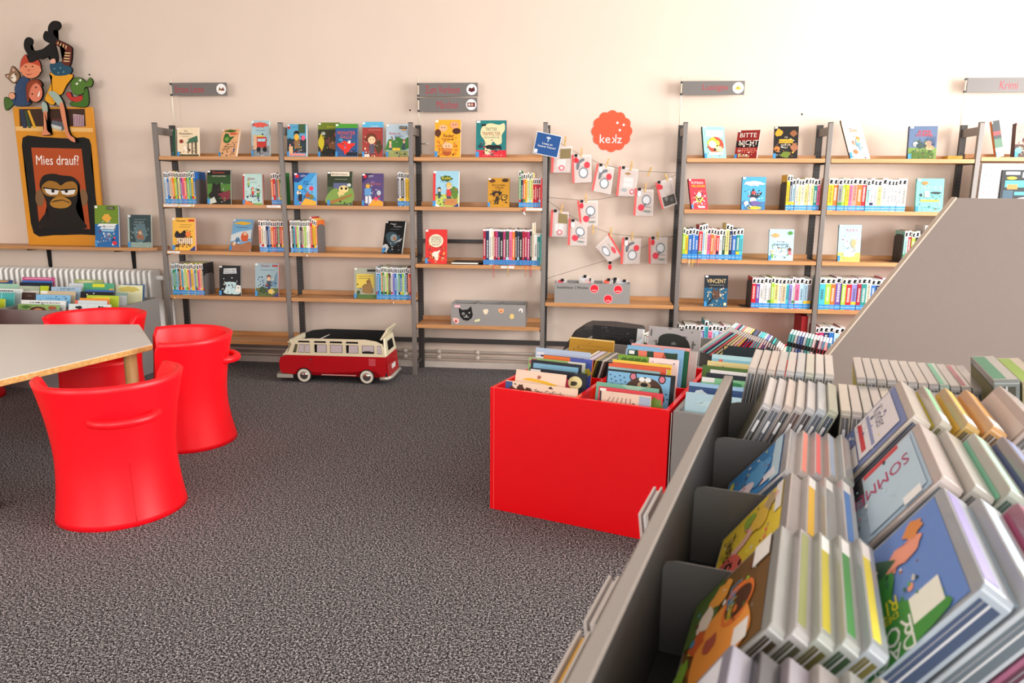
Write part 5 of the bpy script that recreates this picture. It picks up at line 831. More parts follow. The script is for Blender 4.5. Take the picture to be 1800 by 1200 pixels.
# left grey trough with albums
trough('book_trough', 'wide grey book trough in front of the radiator at the left', -2.06, -.762, 0, 2.0, .735, .573, GREY, 5, 2)
GL = 'picture books in the left grey trough'
Ll = Ll_
LT = [('b1', -.752, -.437, .6, -.66, '7cae5c', 'green picture book with a child face', [R(0, 0, 1, 1, '88b068'), Ee(.5, .8, .2, .12, '58301c'), Ee(.5, .76, .12, .1, 'c88c64'), Pp(blob(.2, .9, .1, .06, 12, 2), '4c7838'), Pp(blob(.85, .88, .1, .08, 12, 3), 'a8503c')]),
 ('b2', -.772, -.428, .62, -.6, 'ece8e4', 'white picture book with small print', [R(0, 0, 1, 1, 'e8ecec')]+dash(.2, .9, .9, '505860', .03)),
 ('b3', -.715, -.446, .65, -.52, '78b4dc', 'sky blue picture book', [R(0, 0, 1, 1, '80bce4')]+dash(.3, .75, .86, '386890', .02)),
 ('b4', -.73, -.457, .668, -.45, 'c8b494', 'beige picture book', [R(0, 0, 1, 1, 'ccb898'), R(0, .9, .2, 1, 'f0ece8')]),
 ('b8', -.908, -.801, .648, -.42, '3c2420', 'dark brown album', [R(0, 0, 1, 1, '402824'), Tt('ZOO', .6, .88, .4, .06, '8c7468')]),
 ('b5', -.711, -.473, .688, -.36, 'a0bcd4', 'pale blue grey picture book', [R(0, 0, 1, 1, 'a4c0d8')]+dash(.3, .8, .92, '5c7890', .03)),
 ('b6', -.815, -.749, .69, -.34, 'b8cc20', 'lime yellow album corner', [R(0, 0, 1, 1, 'bcd024')]),
 ('b7', -1.007, -.839, .684, -.32, 'a8bc9c', 'sage and beige picture book', [R(0, 0, 1, 1, 'b0bca4'), R(0, .7, 1, .82, 'e8e4dc')]),
 ('b9', -1.094, -.823, .695, -.2, '1c2438', 'midnight blue album', [R(0, 0, 1, 1, '142034')]),
 ('b10', -1.116, -.861, .704, -.15, '2868b0', 'bright blue album', [R(0, 0, 1, 1, '2c70b8')]),
 ('b11', -1.149, -.875, .725, -.1, 'c04880', 'magenta album', [R(0, 0, 1, 1, 'c44c84'), R(.08, .93, .9, .97, 'e0a0b8')]),
 ('c1', -.36, -.042, .61, -.66, 'e0e8e8', 'white picture book with black ink drawings', [R(0, 0, 1, 1, 'd8e4e4'), Pp(blob(.25, .88, .08, .05, 14, 5), '141818'), Pp(blob(.85, .86, .1, .05, 16, 5), '141818'), R(0, 0, 1, .72, '88b8a8'), Tt('HERR DACHS', .5, .7, .5, .08, '182420')]),
 ('c2', -.354, -.106, .628, -.6, 'e06858', 'pale grey album with coral spine', [R(.1, 0, 1, 1, 'ccd8dc')]),
 ('c3', -.345, -.117, .638, -.56, 'e88c2c', 'orange album', [R(0, 0, 1, 1, 'e89430')]),
 ('c4', -.33, -.082, .651, -.5, 'a8c030', 'yellow green jungle album', [R(0, 0, 1, 1, 'b0c838'), Pp(blob(.5, .9, .3, .04, 16, 5), 'e8d848')]),
 ('c5', -.434, -.17, .665, -.42, '10141c', 'black star album', [R(0, 0, 1, 1, '10141c'), Ee(.2, .9, .02, .02, 'f0f0f0'), Ee(.4, .94, .02, .02, 'f0f0f0')]),
 ('c6', -.437, -.209, .671, -.36, '3864a8', 'deep blue album', [R(0, 0, 1, 1, '3c68b0')]),
 ('c7', -.526, -.278, .708, -.25, '4ca078', 'green album with yellow badge', [R(0, 0, 1, 1, '50a47c'), R(.3, .85, .7, .97, 'd8d82c'), R(.85, .6, 1, .8, 'd8a848')]),
 ('c8', -.681, -.547, .697, -.2, 'e4e8ec', 'white album', [R(0, 0, 1, 1, 'd4dce4')]),
 ('c9', -.693, -.458, .717, -.12, '94a060', 'olive patterned album', [R(0, 0, 1, 1, '9cac6c'), Pp(blob(.4, .92, .3, .04, 16, 4), 'd0d0a0')]),
 ('d1', -.169, .0-.08, .658, -.4, '6c8c88', 'grey teal album', [R(0, 0, 1, 1, '7c9c98'), R(.3, .5, 1, .9, 'c8ccd0')]),
 ('d2', -.297, -.081, .691, -.2, 'e0dcb0', 'cream album with gold speckles', [R(0, 0, 1, 1, 'e0e0b8'), Pp(blob(.5, .85, .4, .1, 20, 6), 'c8b860')]),
 ('d3', -.28, -.1, .69, -.14, '3c6494', 'blue album at the far right', [R(0, 0, 1, 1, '4070a0')]),
 ('a1', -1.089, -.901, .623, -.6, 'b8c828', 'yellow green album', [R(0, 0, .75, 1, '70c0d0'), R(0, 0, .6, .85, 'c0cc28')]),
 ('a2', -1.171, -.904, .654, -.5, '3ca8a8', 'teal album', [R(0, 0, 1, 1, '48acac'), R(.6, 0, .65, 1, '70c8c8')]),
 ('a3', -1.177, -.917, .67, -.4, 'e8e8e8', 'white edged album', [R(0, 0, .95, .95, 'c8d8d8')]+dash(.3, .7, .9, '303838', .04)),
 ('a4', -1.382, -1.07, .688, -.25, '98c4b0', 'mint album', [R(0, 0, 1, 1, 'a0ccb4')]),
 ('a5', -1.492, -1.222, .7, -.12, '284880', 'dark blue album at the back', [R(0, 0, 1, .9, '2c5088'), Pp(blob(.6, .95, .3, .04, 14, 4), 'c09868')])]
for n_, a0, a1, z, b, c, lab, art in LT:
    tbook(Ll, 0, a0, a1, b, z, c, art, lab+' in the grey trough before the radiator', GL, h=.3)

# ---------------------------------------------------------------- table
r = empty('table', 'low grey-topped children table with beech edge and round legs', 'table', (0, 0, 0))
V = [(.985, -1.835), (.555, -1.27), (-.5, -1.42), (-1.0, -1.95), (-.8, -2.75), (-.3, -3.15), (.66, -3.05)]
V = [(.985, -1.835), (.555, -1.27), (-.5, -1.42), (-1.05, -1.95), (-.85, -2.75), (-.2, -3.2), (.655, -3.09)]
def inset(P, d):
    cx = sum(p[0] for p in P)/len(P); cy = sum(p[1] for p in P)/len(P)
    return [(cx+(x-cx)*(1-d/math.hypot(x-cx, y-cy)), cy+(y-cy)*(1-d/math.hypot(x-cx, y-cy))) for x, y in P]
m = MB(); m.hull([(a, b, .558) for a, b in inset(V, .006)], [(a, b, .588) for a, b in V], wood('c89450', 'e0b878', .4)); m.build('tabletop_edge', r, bevel=.003)
m = MB(); I = inset(V, .004); m.hull([(a, b, .588) for a, b in I], [(a, b, .5905) for a, b in I], M('e2e0dc', .35, noise=.04, scale=90)); o = m.build('laminate_top', r)
LEG = wood('d8a868', 'e8c48c', .4, 2)
for a, b in inset(V, .12)[:1]+[(-.35, -1.55), (-.85, -2.3)]+[(.69, -2.71)]:
    m = MB(); m.cyl((a, b, .02), (a, b, .558), .034, LEG, 24); l = m.build('leg', r)
    m = MB(); m.cyl((a, b, 0), (a, b, .02), .036, BLACK, 24); m.build('foot_cap', l)

# ---------------------------------------------------------------- chairs
def chair_mesh():
    N, K = 72, 26; m = MB(); bm = m.bm; mi = m.mi(RED); half = math.radians(58)
    Hc = .62; ts = .03
    def rad(z, a=pi):   # hourglass profile, the foot flaring most at the back
        t = z/Hc; bk = (1-math.cos(a))/2
        if t > .42: return .236+.052*((t-.42)/.58)**1.7
        return .236+.042*((.42-t)/.42)**1.8*(.1+.9*bk)
    def open_h(a):  # a measured from the front (local -Y)
        d = abs((a+pi) % (2*pi)-pi)
        if d < half-.16: return .33
        if d > half+.10: return Hc
        s = (d-(half-.16))/.26; s = s*s*(3-2*s)
        return .33+(Hc-.33)*s
    outer, inner = [], []
    for k in range(K+1):
        ro, ri = [], []
        for j in range(N):
            a = 2*pi*j/N; hz = open_h(a); z = hz*k/K
            R_ = rad(z, a); ex = 1.04
            dx, dy = math.sin(a), -math.cos(a)
            ro.append(bm.verts.new((dx*R_*ex, dy*R_*.98, z)))
        outer.append(ro)
    for k in range(K+1):
        ri = []
        for j in range(N):
            a = 2*pi*j/N; hz = open_h(a); z = .30+(hz-.30)*k/K
            R_ = rad(z, a)-ts; dx, dy = math.sin(a), -math.cos(a)
            ri.append(bm.verts.new((dx*R_*1.04, dy*R_*.98, z)))
        inner.append(ri)
    def q(A, B, flip=False):
        for j in range(N):
            f = (A[j], A[(j+1) % N], B[(j+1) % N], B[j]); f = bm.faces.new(f if not flip else tuple(reversed(f))); f.smooth = True; f.material_index = mi
    for k in range(K): q(outer[k], outer[k+1]); q(inner[k], inner[k+1], True)
    # rounded rim
    mid = []
    for j in range(N):
        p = (outer[K][j].co+inner[K][j].co)/2; mid.append(bm.verts.new(p+Vector((0, 0, .007))))
    q(outer[K], mid); q(mid, inner[K])
    f = bm.faces.new(inner[0]); f.material_index = mi
    f = bm.faces.new(list(reversed(outer[0]))); f.material_index = mi
    o = m.build('chair', smooth=True)
    # handle on the back
    h = MB(); pts = []
    for i in range(17):
        a = pi*i/16; pts.append((-.125*math.cos(a), .205+.095*math.sin(a)**.8 if 0 < i < 16 else .19, .475-.004*math.sin(a)))
    h.tube(pts, [.026, .023]+[.0195]*13+[.023, .026], RED, 16); hd = h.build('handle', o, smooth=True)
    s = MB(); s.tube([(0.0, .98*rad(z)+.0006, z) for z in [0.02+.28*i/10 for i in range(11)]], .0011, M('b80010', .4), 5); s.build('mould_seam', o)
    return o
ch0 = chair_mesh()
def place(o, x, y, front, lab):
    o.location = (x, y, 0); o.rotation_euler = (0, 0, math.radians(front)+pi/2)
    return tag(o, lab, 'chair', 'red moulded tub chairs around the table')
spots = [(1.247, -2.6, 135, 'red moulded tub chair nearest the camera with its handle facing forward'), (1.05, -1.68, 212, 'red moulded tub chair right of the table corner with handle at the right'), (.17, -1.13, 288, 'red moulded tub chair behind the table before the grey trough'), (-.93, -1.08, 300, 'red moulded tub chair at the far left under the table edge')]
for i, (x, y, f_, lab) in enumerate(spots):
    if i == 0: o = ch0
    else:
        o = ch0.copy(); C.objects.link(o)
        for c in list(ch0.children): d = c.copy(); C.objects.link(d); d.parent = o
    place(o, x, y, f_, lab)

# ---------------------------------------------------------------- toy bus
bx = empty('toy_bus', 'open-topped red and cream toy camper bus parked under the shelves', 'toy bus', (1.045, -.335, 0), .02)
CRM = M('e6dcbc', .3, coat=.3); BR_ = M('b80816', .25, coat=.4); Dp = .31
PANE = M('c9bec2', .2, noise=.08)
arc = [(.185+.066*math.cos(math.radians(q_)), .05+.066*math.sin(math.radians(q_))) for q_ in range(10, 175, 18)]
LOW = [(.012, .07), (.0, .09), (-.004, .15), (.008, .19), (.03, .206), (.06, .213), (.81, .213), (.826, .12), (.80, .05), (.775, .045), (.745, .085), (.728, .1), (.605, .1), (.592, .066)]+arc+[(.115, .06)]
UP = [(.06, .213), (.81, .213), (.80, .28), (.785, .305), (.74, .325), (.66, .337), (.25, .337), (.13, .331), (.085, .318), (.065, .306), (.095, .298), (.098, .29)]
for y in (0, Dp-.012):
    m = MB(); m.hull([(a, y, b) for a, b in LOW], [(a, y+.012, b) for a, b in LOW], BR_)
    bmesh.ops.triangulate(m.bm, faces=[f for f in m.bm.faces if len(f.verts) > 4]); m.build('side_panel', bx)
    m = MB(); m.hull([(a, y, b) for a, b in UP], [(a, y+.012, b) for a, b in UP], CRM)
    m.box(.03, .815, y-.0015, y+.0125, .209, .219, CRM)
    bmesh.ops.triangulate(m.bm, faces=[f for f in m.bm.faces if len(f.verts) > 4]); wb = m.build('window_band', bx)
    if y == 0:
        def pane(pts, c=PANE, d=.0012, nm='window_pane'):
            cx = sum(p[0] for p in pts)/len(pts); cz = sum(p[1] for p in pts)/len(pts)
            mm = MB(); poly(mm, [(cx+(a-cx)*1.07, -d, cz+(b-cz)*1.09) for a, b in pts], BLACK); poly(mm, [(a, -d-.0006, b) for a, b in pts], c); mm.build(nm, wb)
        pane([(.108, .232), (.128, .29), (.146, .29), (.132, .232)], M('5c5c44', .3))
        pane([(.145, .232), (.16, .29), (.195, .29), (.195, .232)]); pane([(.202, .232), (.202, .29), (.238, .29), (.238, .232)])
        for x0, x1 in ((.278, .365), (.398, .485), (.52, .605), (.64, .725)): pane([(x0, .236), (x1, .236), (x1, .292), (x0, .292)])
        pane([(.752, .236), (.785, .236), (.78, .292), (.752, .292)])
        mm = MB()
        for x in (.278, .52): mm.face([(x, -.0022, .236), (x+.014, -.0022, .236), (x+.018, -.0022, .292), (x, -.0022, .292)], BLACK)
        mm.box(.64, .725, -.0024, -.002, .236, .248, BLACK); mm.box(.655, .70, -.0028, -.0024, .249, .2525, BLACK); mm.build('window_shade', wb)
        mm = MB()
        for x0, x1 in ((.15, .24), (.272, .365), (.392, .488), (.515, .61)): mm.hull([(x0, -.0012, .307), (x1, -.0012, .307), (x1-.004, -.0012, .320), (x0+.004, -.0012, .320)], [(x0, 0, .307), (x1, 0, .307), (x1-.004, 0, .320), (x0+.004, 0, .320)], BLACK)
        mm.build('roof_light', wb)
        mm = MB()
        for k in range(6): mm.box(.685, .735, -.0012, 0, .142+.0095*k, .146+.0095*k, M('d8707c', .3))
        mm.build('air_vents', bx)
        mm = MB(); mm.box(.25, .2515, -.0008, 0, .112, .215, M('50060c', .4)); mm.build('door_line', bx)
        mm = MB(); mm.box(.228, .236, -.004, 0, .178, .183, M('d8d8d8', .2, metal=1)); mm.box(.242, .248, -.004, 0, .176, .184, M('d8d8d8', .2, metal=1)); mm.build('door_handle', bx)
        mm = MB(); mm.box(.32, .585, -.002, .004, .06, .066, M('e0b8b0', .3)); mm.build('sill_trim', bx)
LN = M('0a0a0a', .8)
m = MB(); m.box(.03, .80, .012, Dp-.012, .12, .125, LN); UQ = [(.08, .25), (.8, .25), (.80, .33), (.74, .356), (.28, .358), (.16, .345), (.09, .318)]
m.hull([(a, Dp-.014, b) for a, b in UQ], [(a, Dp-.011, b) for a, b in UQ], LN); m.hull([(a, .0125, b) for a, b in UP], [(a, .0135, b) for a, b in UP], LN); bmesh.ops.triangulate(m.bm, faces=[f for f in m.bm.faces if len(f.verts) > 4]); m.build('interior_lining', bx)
m = MB(); m.tube([(.3, .06, .325), (.34, .16, .34)], .003, M('d8d8d0', .3), 6); m.build('lid_stay', bx)
m = MB(); m.hull([(.0, .012, .08), (-.004, .012, .15), (.008, .012, .19), (.03, .012, .206)], [(.0, Dp-.012, .08), (-.004, Dp-.012, .15), (.008, Dp-.012, .19), (.03, Dp-.012, .206)], BR_); m.build('front_panel', bx)
m = MB(); m.hull([(.03, .0, .206), (.012, .0, .19), (.02, .0, .19), (.06, .0, .213), (.098, 0, .29), (.09, 0, .29)], [(.03, Dp, .206), (.012, Dp, .19), (.02, Dp, .19), (.06, Dp, .213), (.098, Dp, .29), (.09, Dp, .29)], CRM); m.box(.08, .1, .012, Dp-.012, .29, .325, CRM); m.build('front_trim', bx)
m = MB(); m.hull([(.825, 0, .06), (.837, 0, .06), (.822, 0, .215), (.808, 0, .215)], [(.825, Dp, .06), (.837, Dp, .06), (.822, Dp, .215), (.808, Dp, .215)], BR_); o = m.build('rear_panel', bx)
m = MB(); m.box(.832, .838, .11, .2, .10, .135, WHITE); m.build('number_plate', o)
m = MB(); f0 = [(.808, .0, .215), (.808, Dp, .215), (.79, Dp-.03, .345), (.79, .03, .345)]; m.hull(f0, [(a+.013, b, c) for a, b, c in f0], CRM); rw = m.build('rear_window_panel', bx)
m = MB(); m.face([(.8185, .07, .245), (.8185, Dp-.07, .245), (.8085, Dp-.08, .315), (.8085, .08, .315)], BLACK); m.build('rear_window', rw)
m = MB(); f0 = [(.765, .03, .335), (.765, Dp-.03, .335), (.82, Dp-.03, .42), (.82, .03, .42)]; m.hull(f0, [(a+.012, b, c-.006) for a, b, c in f0], CRM); m.build('roof_flap', bx)
SIL = M('dcd8cc', .25, metal=.5)
m = MB()
m.hull([(.105, -.014, .035), (-.02, -.014, .035), (-.035, .03, .035), (-.035, Dp-.03, .035), (-.02, Dp-.02, .035), (.0, .02, .035)], [(.105, -.014, .062), (-.02, -.014, .062), (-.035, .03, .062), (-.035, Dp-.03, .062), (-.02, Dp-.02, .062), (.0, .02, .062)], SIL)
bmesh.ops.triangulate(m.bm, faces=[f for f in m.bm.faces if len(f.verts) > 4]); m.build('front_bumper', bx)
m = MB(); m.tube([(.77, -.01, .045), (.83, -.012, .05), (.85, .02, .055), (.85, Dp-.02, .055), (.83, Dp, .055)], .014, SIL, 8); m.build('rear_bumper', bx)
m = MB(); m.tube([(-.002, .05, .13), (-.012, .05, .13)], .024, SIL, 16); m.build('headlight', bx)
for x, sd in ((.187, -1), (.668, -1), (.187, 1), (.668, 1)):
    y0, y1 = (-.008, .025) if sd < 0 else (Dp-.025, Dp+.008); yf = y0 if sd < 0 else y1
    m = MB(); m.tube([(x, y0, .056), (x, y1, .056)], .056, M('101010', .7), 28); wl = m.build('wheel', bx)
    m = MB(); m.tube([(x, yf, .056), (x, yf+.002*sd, .056)], .049, M('e8e4d4', .4), 28); m.build('whitewall', wl)
    m = MB(); m.tube([(x, yf+.002*sd, .056), (x, yf+.004*sd, .056), (x, yf+.008*sd, .056), (x, yf+.011*sd, .056)], [.031, .03, .02, .007], M('b8b8b4', .12, metal=1), 24); m.build('hubcap', wl)

# ---------------------------------------------------------------- foreground bin
BC = (3.587, -4.214); BA = math.radians(73.8-90); Lc = local(BC[0], BC[1], BA)
r = empty('media_trough', 'grey media trough with metal dividers in the right foreground', 'media trough', (BC[0], BC[1], 0), BA)
GB = M('8e8680', .5, noise=.06, scale=400); GI = M('5c5754', .5, noise=.06)
m = MB(); m.box(0, .016, -1.3, 0, .25, 1.09, GB); m.face([(.0163, -1.3, .945), (.0163, -.002, .945), (.0163, -.002, 1.086), (.0163, -1.3, 1.086)], M('2c2826', .7)); m.build('side_panel', r, bevel=.002)  # dark inner face: shade inside the trough put into its colour
m = MB(); m.box(0, .016, 0, .215, .25, .97, GB); m.box(.016, .75, .2, .215, .25, .97, GB); m.build('low_panel', r, bevel=.002)
m = MB(); m.box(.016, .75, -1.3, .2, .93, .945, M('141313', .7)); m.build('tray', r)  # tray blackened to stand in for shade deep under the cases
m = MB(); m.box(.75, .766, -1.3, .215, .25, 1.09, GB); m.build('side_panel', r)
m = MB(); m.box(.0, .766, -1.316, -1.3, .25, 1.09, GB); m.build('end_panel', r)
m = MB(); m.box(.06, .7, -1.2, .15, 0, .25, GI); m.build('plinth', r)
DM = M('6a6866', .38, metal=.4)
for k in range(6):
    b = -.033-.2145*k
    m = MB(); pts = [(.0165, .945), (.236, .945), (.236, 1.05), (.03, 1.05), (.0195, 1.047), (.0165, 1.04)]
    m.hull([(a, b-.0008, c) for a, c in pts], [(a, b+.0008, c) for a, c in pts], DM); m.build('divider_plate', r)
m = MB(); m.box(.237, .24, -1.3, .2, .945, 1.03, GI); m.build('middle_rail', r)

def case(u0, b, ztop, lean, L_=.185, H_=.13, t=.0145, tint='c4bab4', art=None, spine=None, label=False, lab='', grp='', face='b8b0ac', latch=False):
    """plastic disc case: stands on its long side, cover towards local -u, near end towards the camera"""
    tt = [int(int(tint[i:i+2], 16)*.80) for i in (0, 2, 4)]; SH = M('%02x%02x%02x' % tuple(tt), .3, noise=.14, scale=30, coat=.3)
    m = MB(); c = .0045
    pr_ = [(0, 0), (L_, 0), (L_, H_-c), (L_-c, H_), (c, H_), (0, H_-c)]
    m.hull([(0, y, z) for y, z in pr_], [(t, y, z) for y, z in pr_], SH)
    o = m.build('disc_case', bevel=.0012)
    m = MB(); m.face([(-.0003, .006, .004), (-.0003, L_-.006, .004), (-.0003, L_-.006, H_-.012), (-.0003, .006, H_-.012)], paper(face))
    if art:
        art = art[:1]+detail(art, 30, lab, .05, .9)+art[1:]+detail(art, 10, lab+'b', .1, .8)
        T = lambda a, q, k: (-.0005-k*.5, L_-.006-a*(L_-.012), .004+q*(H_-.016))
        m.art(T, art)
    m.build('cover_sheet', o)
    if spine:
        m = MB(); m.box(.0015, t*.55, .012, L_-.012, H_, H_+.0004, paper(spine)); m.build('spine_sheet', o)
    if label:
        m = MB(); m.box(.0012, t*.6, L_-.04, L_-.012, H_+.0004, H_+.0008, WHITE) if label == 1 else m.box(.0012, t*.8, .01, .045, H_+.0004, H_+.0008, WHITE); m.build('label', o)
    m = MB()   # opening edge at the near end: dark disc tray seen between two clear rims
    fcd = [int(int(face[i:i+2], 16)*.33+28) for i in (0, 2, 4)]; DKE = M('%02x%02x%02x' % tuple(fcd), .3)
    m.box(t*.16, t*.84, -.0004, 0, .003, H_-.010, DKE)
    m.box(t*.46, t*.53, -.0008, 0, .003, H_-.010, M('b4b4b8', .3)); m.box(t*.28, t*.31, -.0006, 0, .003, H_-.010, M('8c8c92', .3))
    if latch: m.box(t*.32, t*.6, -.0014, -.0003, H_*.62, H_*.78, M('e0dee0', .3))
    m.build('opening_edge', o)
    x, y = Lc(u0, b)
    top = Matrix.Rotation(BA, 3, 'Z') @ Matrix.Rotation(lean, 3, 'Y')
    off = top @ Vector((0, 0, H_))
    o.rotation_euler = top.to_euler(); o.location = (x-off.x, y-off.y, ztop-off.z)
    return tag(o, lab, 'disc case', grp)
TN = ['cfc6c0', 'c8beb8', 'd2c4b8', 'c4c0c0', 'ccc6c4', 'bfc4c8', 'c4c4b4', 'd0ccc8']
# row A (far) : nine near-upright, then the twelve leaning left
for k in range(9): case(.042+.0162*k, -.006, 1.11, .13-.01*k, tint=TN[k % 8], t=.0148, face=['8c98a0', 'b0a8a0', 'a8b0b4'][k % 3], lab=f'frosted disc case in the farthest row, {ORD[k]} from the left', grp='disc cases in the farthest row')
fc = ['d8c850', '9ca0a0', 'a8a09c', 'b0a898', 'a89c90', 'a8a098', '9c989c', 'a0a4a4', '70b090', '98989c', 'b07078', 'a0989c']
for k in range(12): case(.222+.0158*k, -.012, 1.11, -.10, t=.0146, tint=['b8b0ac', 'b0aaa8', 'b4aca4', 'aca6a4'][k % 4] if k != 8 else 'a0b8ac', face=fc[k], spine=fc[k] if k in (8, 10) else None, lab=f'frosted disc case leaning left near the end panel, {ORD[k]} from the left', grp='disc cases leaning left near the end panel')
# row B
fb = ['6c6858', 'a8b4c8', '5c646c', 'c07868', '705c5c', '98a8c8', '5880a8', '8c9870']
for k in range(7): case(.082+.0157*k, -.222, 1.105, .40, t=.0142, tint=['ccc8c8', 'c4c0c4', 'd0beb4', 'c8c0bc', 'c8c8cc', 'c0c8d0', 'bcc0a8'][k], face=fb[k], latch=True, lab=f'leaning disc case in the second row, {ORD[k]} from the left', grp='disc cases in the second row')
for k in range(12): case(.1925+.0158*k, -.205, 1.10, .0-.012*max(0, k-3), t=.0146, tint=['d0c6b4', 'c4bab4', 'b8b4b0', 'b8b0ae'][k % 4], face='b0a8a4', latch=True, lab=f'upright disc case in the second row, {ORD[k]} from the left', grp='upright disc cases in the second row')
# row C
caC = [R(0, 0, 1, 1, '3c88c8'), Pp(blob(.55, .62, .28, .2, 16, 3), '5ca4dc'), Ee(.72, .3, .17, .28, 'ecdce4'), Tt('Rabe', .72, .34, .24, .16, 'b02c48'), R(0, .86, 1, 1, 'b8d4e4'), Pp([(.7, .9), (.92, .95), (.9, .7), (.75, .74)], 'e8e8f0'), Pp(blob(.9, .1, .08, .1, 10, 2), '8c5040'), Pp(blob(.35, .1, .2, .05, 14, 3), 'e8d840')]
for k in range(5): case(.125+.0168*k, -.455, 1.085, .68, t=.0155, tint=['cfcacc', 'ccbfb8', 'c8bcc0', 'ccc4bc', 'c8ccc8'][k], face=['3c88c8', 'e87868', 'e05c60', 'a0b0c8', 'c0c0c0'][k], art=caC if k == 0 else [R(0, .8, 1, 1, ['', 'f08878', 'f06468', 'c8ccd4', 'c8ccc8'][k])] if k else None, spine=[None, 'f09080', 'f07070', 'a8b8d0', None][k], lab=['bright blue audiobook case leaning in the third row', 'disc case with salmon spine in the third row', 'disc case with coral red spine in the third row', 'disc case with pale blue spine in the third row', 'plain frosted disc case at the right of the third row'][k], grp='disc cases in the third row')
# row D
caD = [R(0, 0, 1, 1, 'e8cc3c'), R(0, .9, .5, 1, 'ece8e4'), Pp(smooth_poly([(.1, .8), (.3, .55), (.45, .45), (.5, .25), (.6, .3), (.55, .5), (.4, .66), (.2, .95)]), 'e8b8a8'), Pp(blob(.35, .7, .2, .14, 14, 3), 'e8c048'), Pp(blob(.2, .5, .1, .1, 10, 2), '90b03c'), Pp(smooth_poly([(.55, .3), (.85, .5), (1, .35), (1, 0), (.6, 0)]), 'e0685c'), Tt('THABO', .42, .2, .5, .14, '20180c'), Tt('UND', .4, .09, .1, .05, '201818'), Pp(blob(.72, .22, .08, .12, 12, 2), '3c2018'), Pp(blob(.2, .82, .14, .08, 12, 2), 'b8a078')]
for k in range(4): case(.132+.0185*k, -.655, 1.09, .62, t=.0168, tint=['d0c6c4', 'ccc6c6', 'c0c4c4', 'ccccd4'][k], face=['e8cc3c', 'e8b03c', '8c9c94', '90a8cc'][k], art=caD if k == 0 else [R(0, .75, 1, 1, ['', 'f0c048', '98a8a0', '6c90cc'][k])], spine=[None, 'e8b83c', None, '5c88c8'][k], label=0 if k < 1 else 1, lab=['yellow Thabo audiobook case in the fourth row', 'disc case with orange yellow spine in the fourth row', 'disc case with grey green spine in the fourth row', 'disc case with blue and orange spine in the fourth row'][k], grp='disc cases in the fourth row')
# row E
caE = [R(0, 0, 1, 1, '6c4c24'), R(0, .0, .5, .4, '50682c'), Pp(smooth_poly([(.4, .6), (.6, .8), (.95, .85), (1, .3), (.7, .2), (.45, .3)]), 'e8943c'), Pp(smooth_poly([(.3, .55), (.35, .8), (.55, .86), (.7, .7), (.6, .5)]), 'd8702c'), Ee(.5, .68, .14, .16, '4c2814'), Tt('Lino', .38, .6, .26, .12, '3c8cc0'), Tt('Löwe', .52, .6, .2, .1, 'd8c83c'), Pp(blob(.2, .4, .12, .14, 14, 3), 'e8a040'), Pp(blob(.35, .25, .12, .1, 14, 4), 'e8d8c8'), Pp(blob(.55, .2, .1, .1, 12, 2), 'c85c2c'), Pp(blob(.7, .4, .08, .1, 10, 3), 'a8503c'), R(0, .8, .25, 1, 'ece8e4'), R(.78, .7, .96, .86, 'ece8e4'), Pp(blob(.8, .08, .16, .08, 14, 3), '80a838')]
for k in range(5): case(.128+.0168*k, -.862, 1.11, .62, t=.0155, tint=['b8b8b4', 'ccc8c8', 'c4c8c0', 'c4c8c4', 'c0c8d0'][k], face=['6c4c24', '8c8c58', 'b8a838', '4c8c48', 'e0cc50'][k], art=caE if k == 0 else [R(0, .7, 1, 1, ['', '8c9058', 'b8ac30', '488848', 'e8d448'][k])], spine=[None, '90945c', 'c0b438', '4c904c', 'e8d850'][k], label=0 if k < 2 else 1, lab=['brown and orange lion audiobook case in the fifth row', 'disc case with olive spine in the fifth row', 'disc case with mustard spine in the fifth row', 'disc case with green spine in the fifth row', 'disc case with yellow lettered spine in the fifth row'][k], grp='disc cases in the fifth row')
# row F (nearest, only the tops in view)
for k in range(6): case(.105+.0185*k, -1.082, 1.112, .55, t=.0165, tint=['b8b4c8', '3c3c44', 'b8b0bc', 'c4bcb8', 'b8bcb8', 'c4c0b4'][k], face=['dcdce4', '303038', 'b0a8c0', 'c8c4a8', '98a898', 'c8c898'][k], lab=f'disc case in the nearest row at the picture bottom, {ORD[k]} from the left', grp='disc cases in the nearest row')
# right column: larger leaning cases
cR1 = [R(0, 0, 1, 1, '7080b0'), R(.05, .3, .9, .92, 'e0dce0'), R(.1, .35, .8, .42, 'c83840'), R(.1, .5, .85, .55, '8890b8'), R(.5, .05, .95, .28, 'e8e4e4'), R(.7, .05, .9, .2, 'd8c060'), Tt('Kinder', .4, .7, .5, .16, '5c5c74')]
cR2 = [R(0, 0, 1, 1, 'a8c0d4'), R(.05, .3, .95, .96, 'b8d0e0'), R(.0, .0, .3, .3, '202028'), R(.02, .32, .1, .8, 'c83840')]+[R(.88, .7, .99, .9, 'f0f0f0')]
cR3 = [R(0, 0, 1, 1, '6488cc'), Pp(smooth_poly([(.2, .3), (.4, .5), (.62, .45), (.8, .7), (1, .85), (1, 0), (.1, 0)]), '3c8c3c'), Pp(blob(.3, .62, .09, .2, 14, 3), 'e89880'), Pp(blob(.15, .75, .08, .1, 12, 2), 'd88848'), R(.72, .58, .93, .84, 'e8e8e0'), Pp([(.1, .3), (.3, .55), (.36, .4), (.2, .1)], '2c5c3c')]
def tside(m, s, a0, q0, w_, h_, c, L_, H_):   # lettering reading down the cover
    text(m, s, lambda a, b: (-.0022, .006+(a0-b)*(L_-.012), .004+(1-a)*(H_-.016)), q0, 0, w_, h_, paper(c))
RL, RH = .19, .135
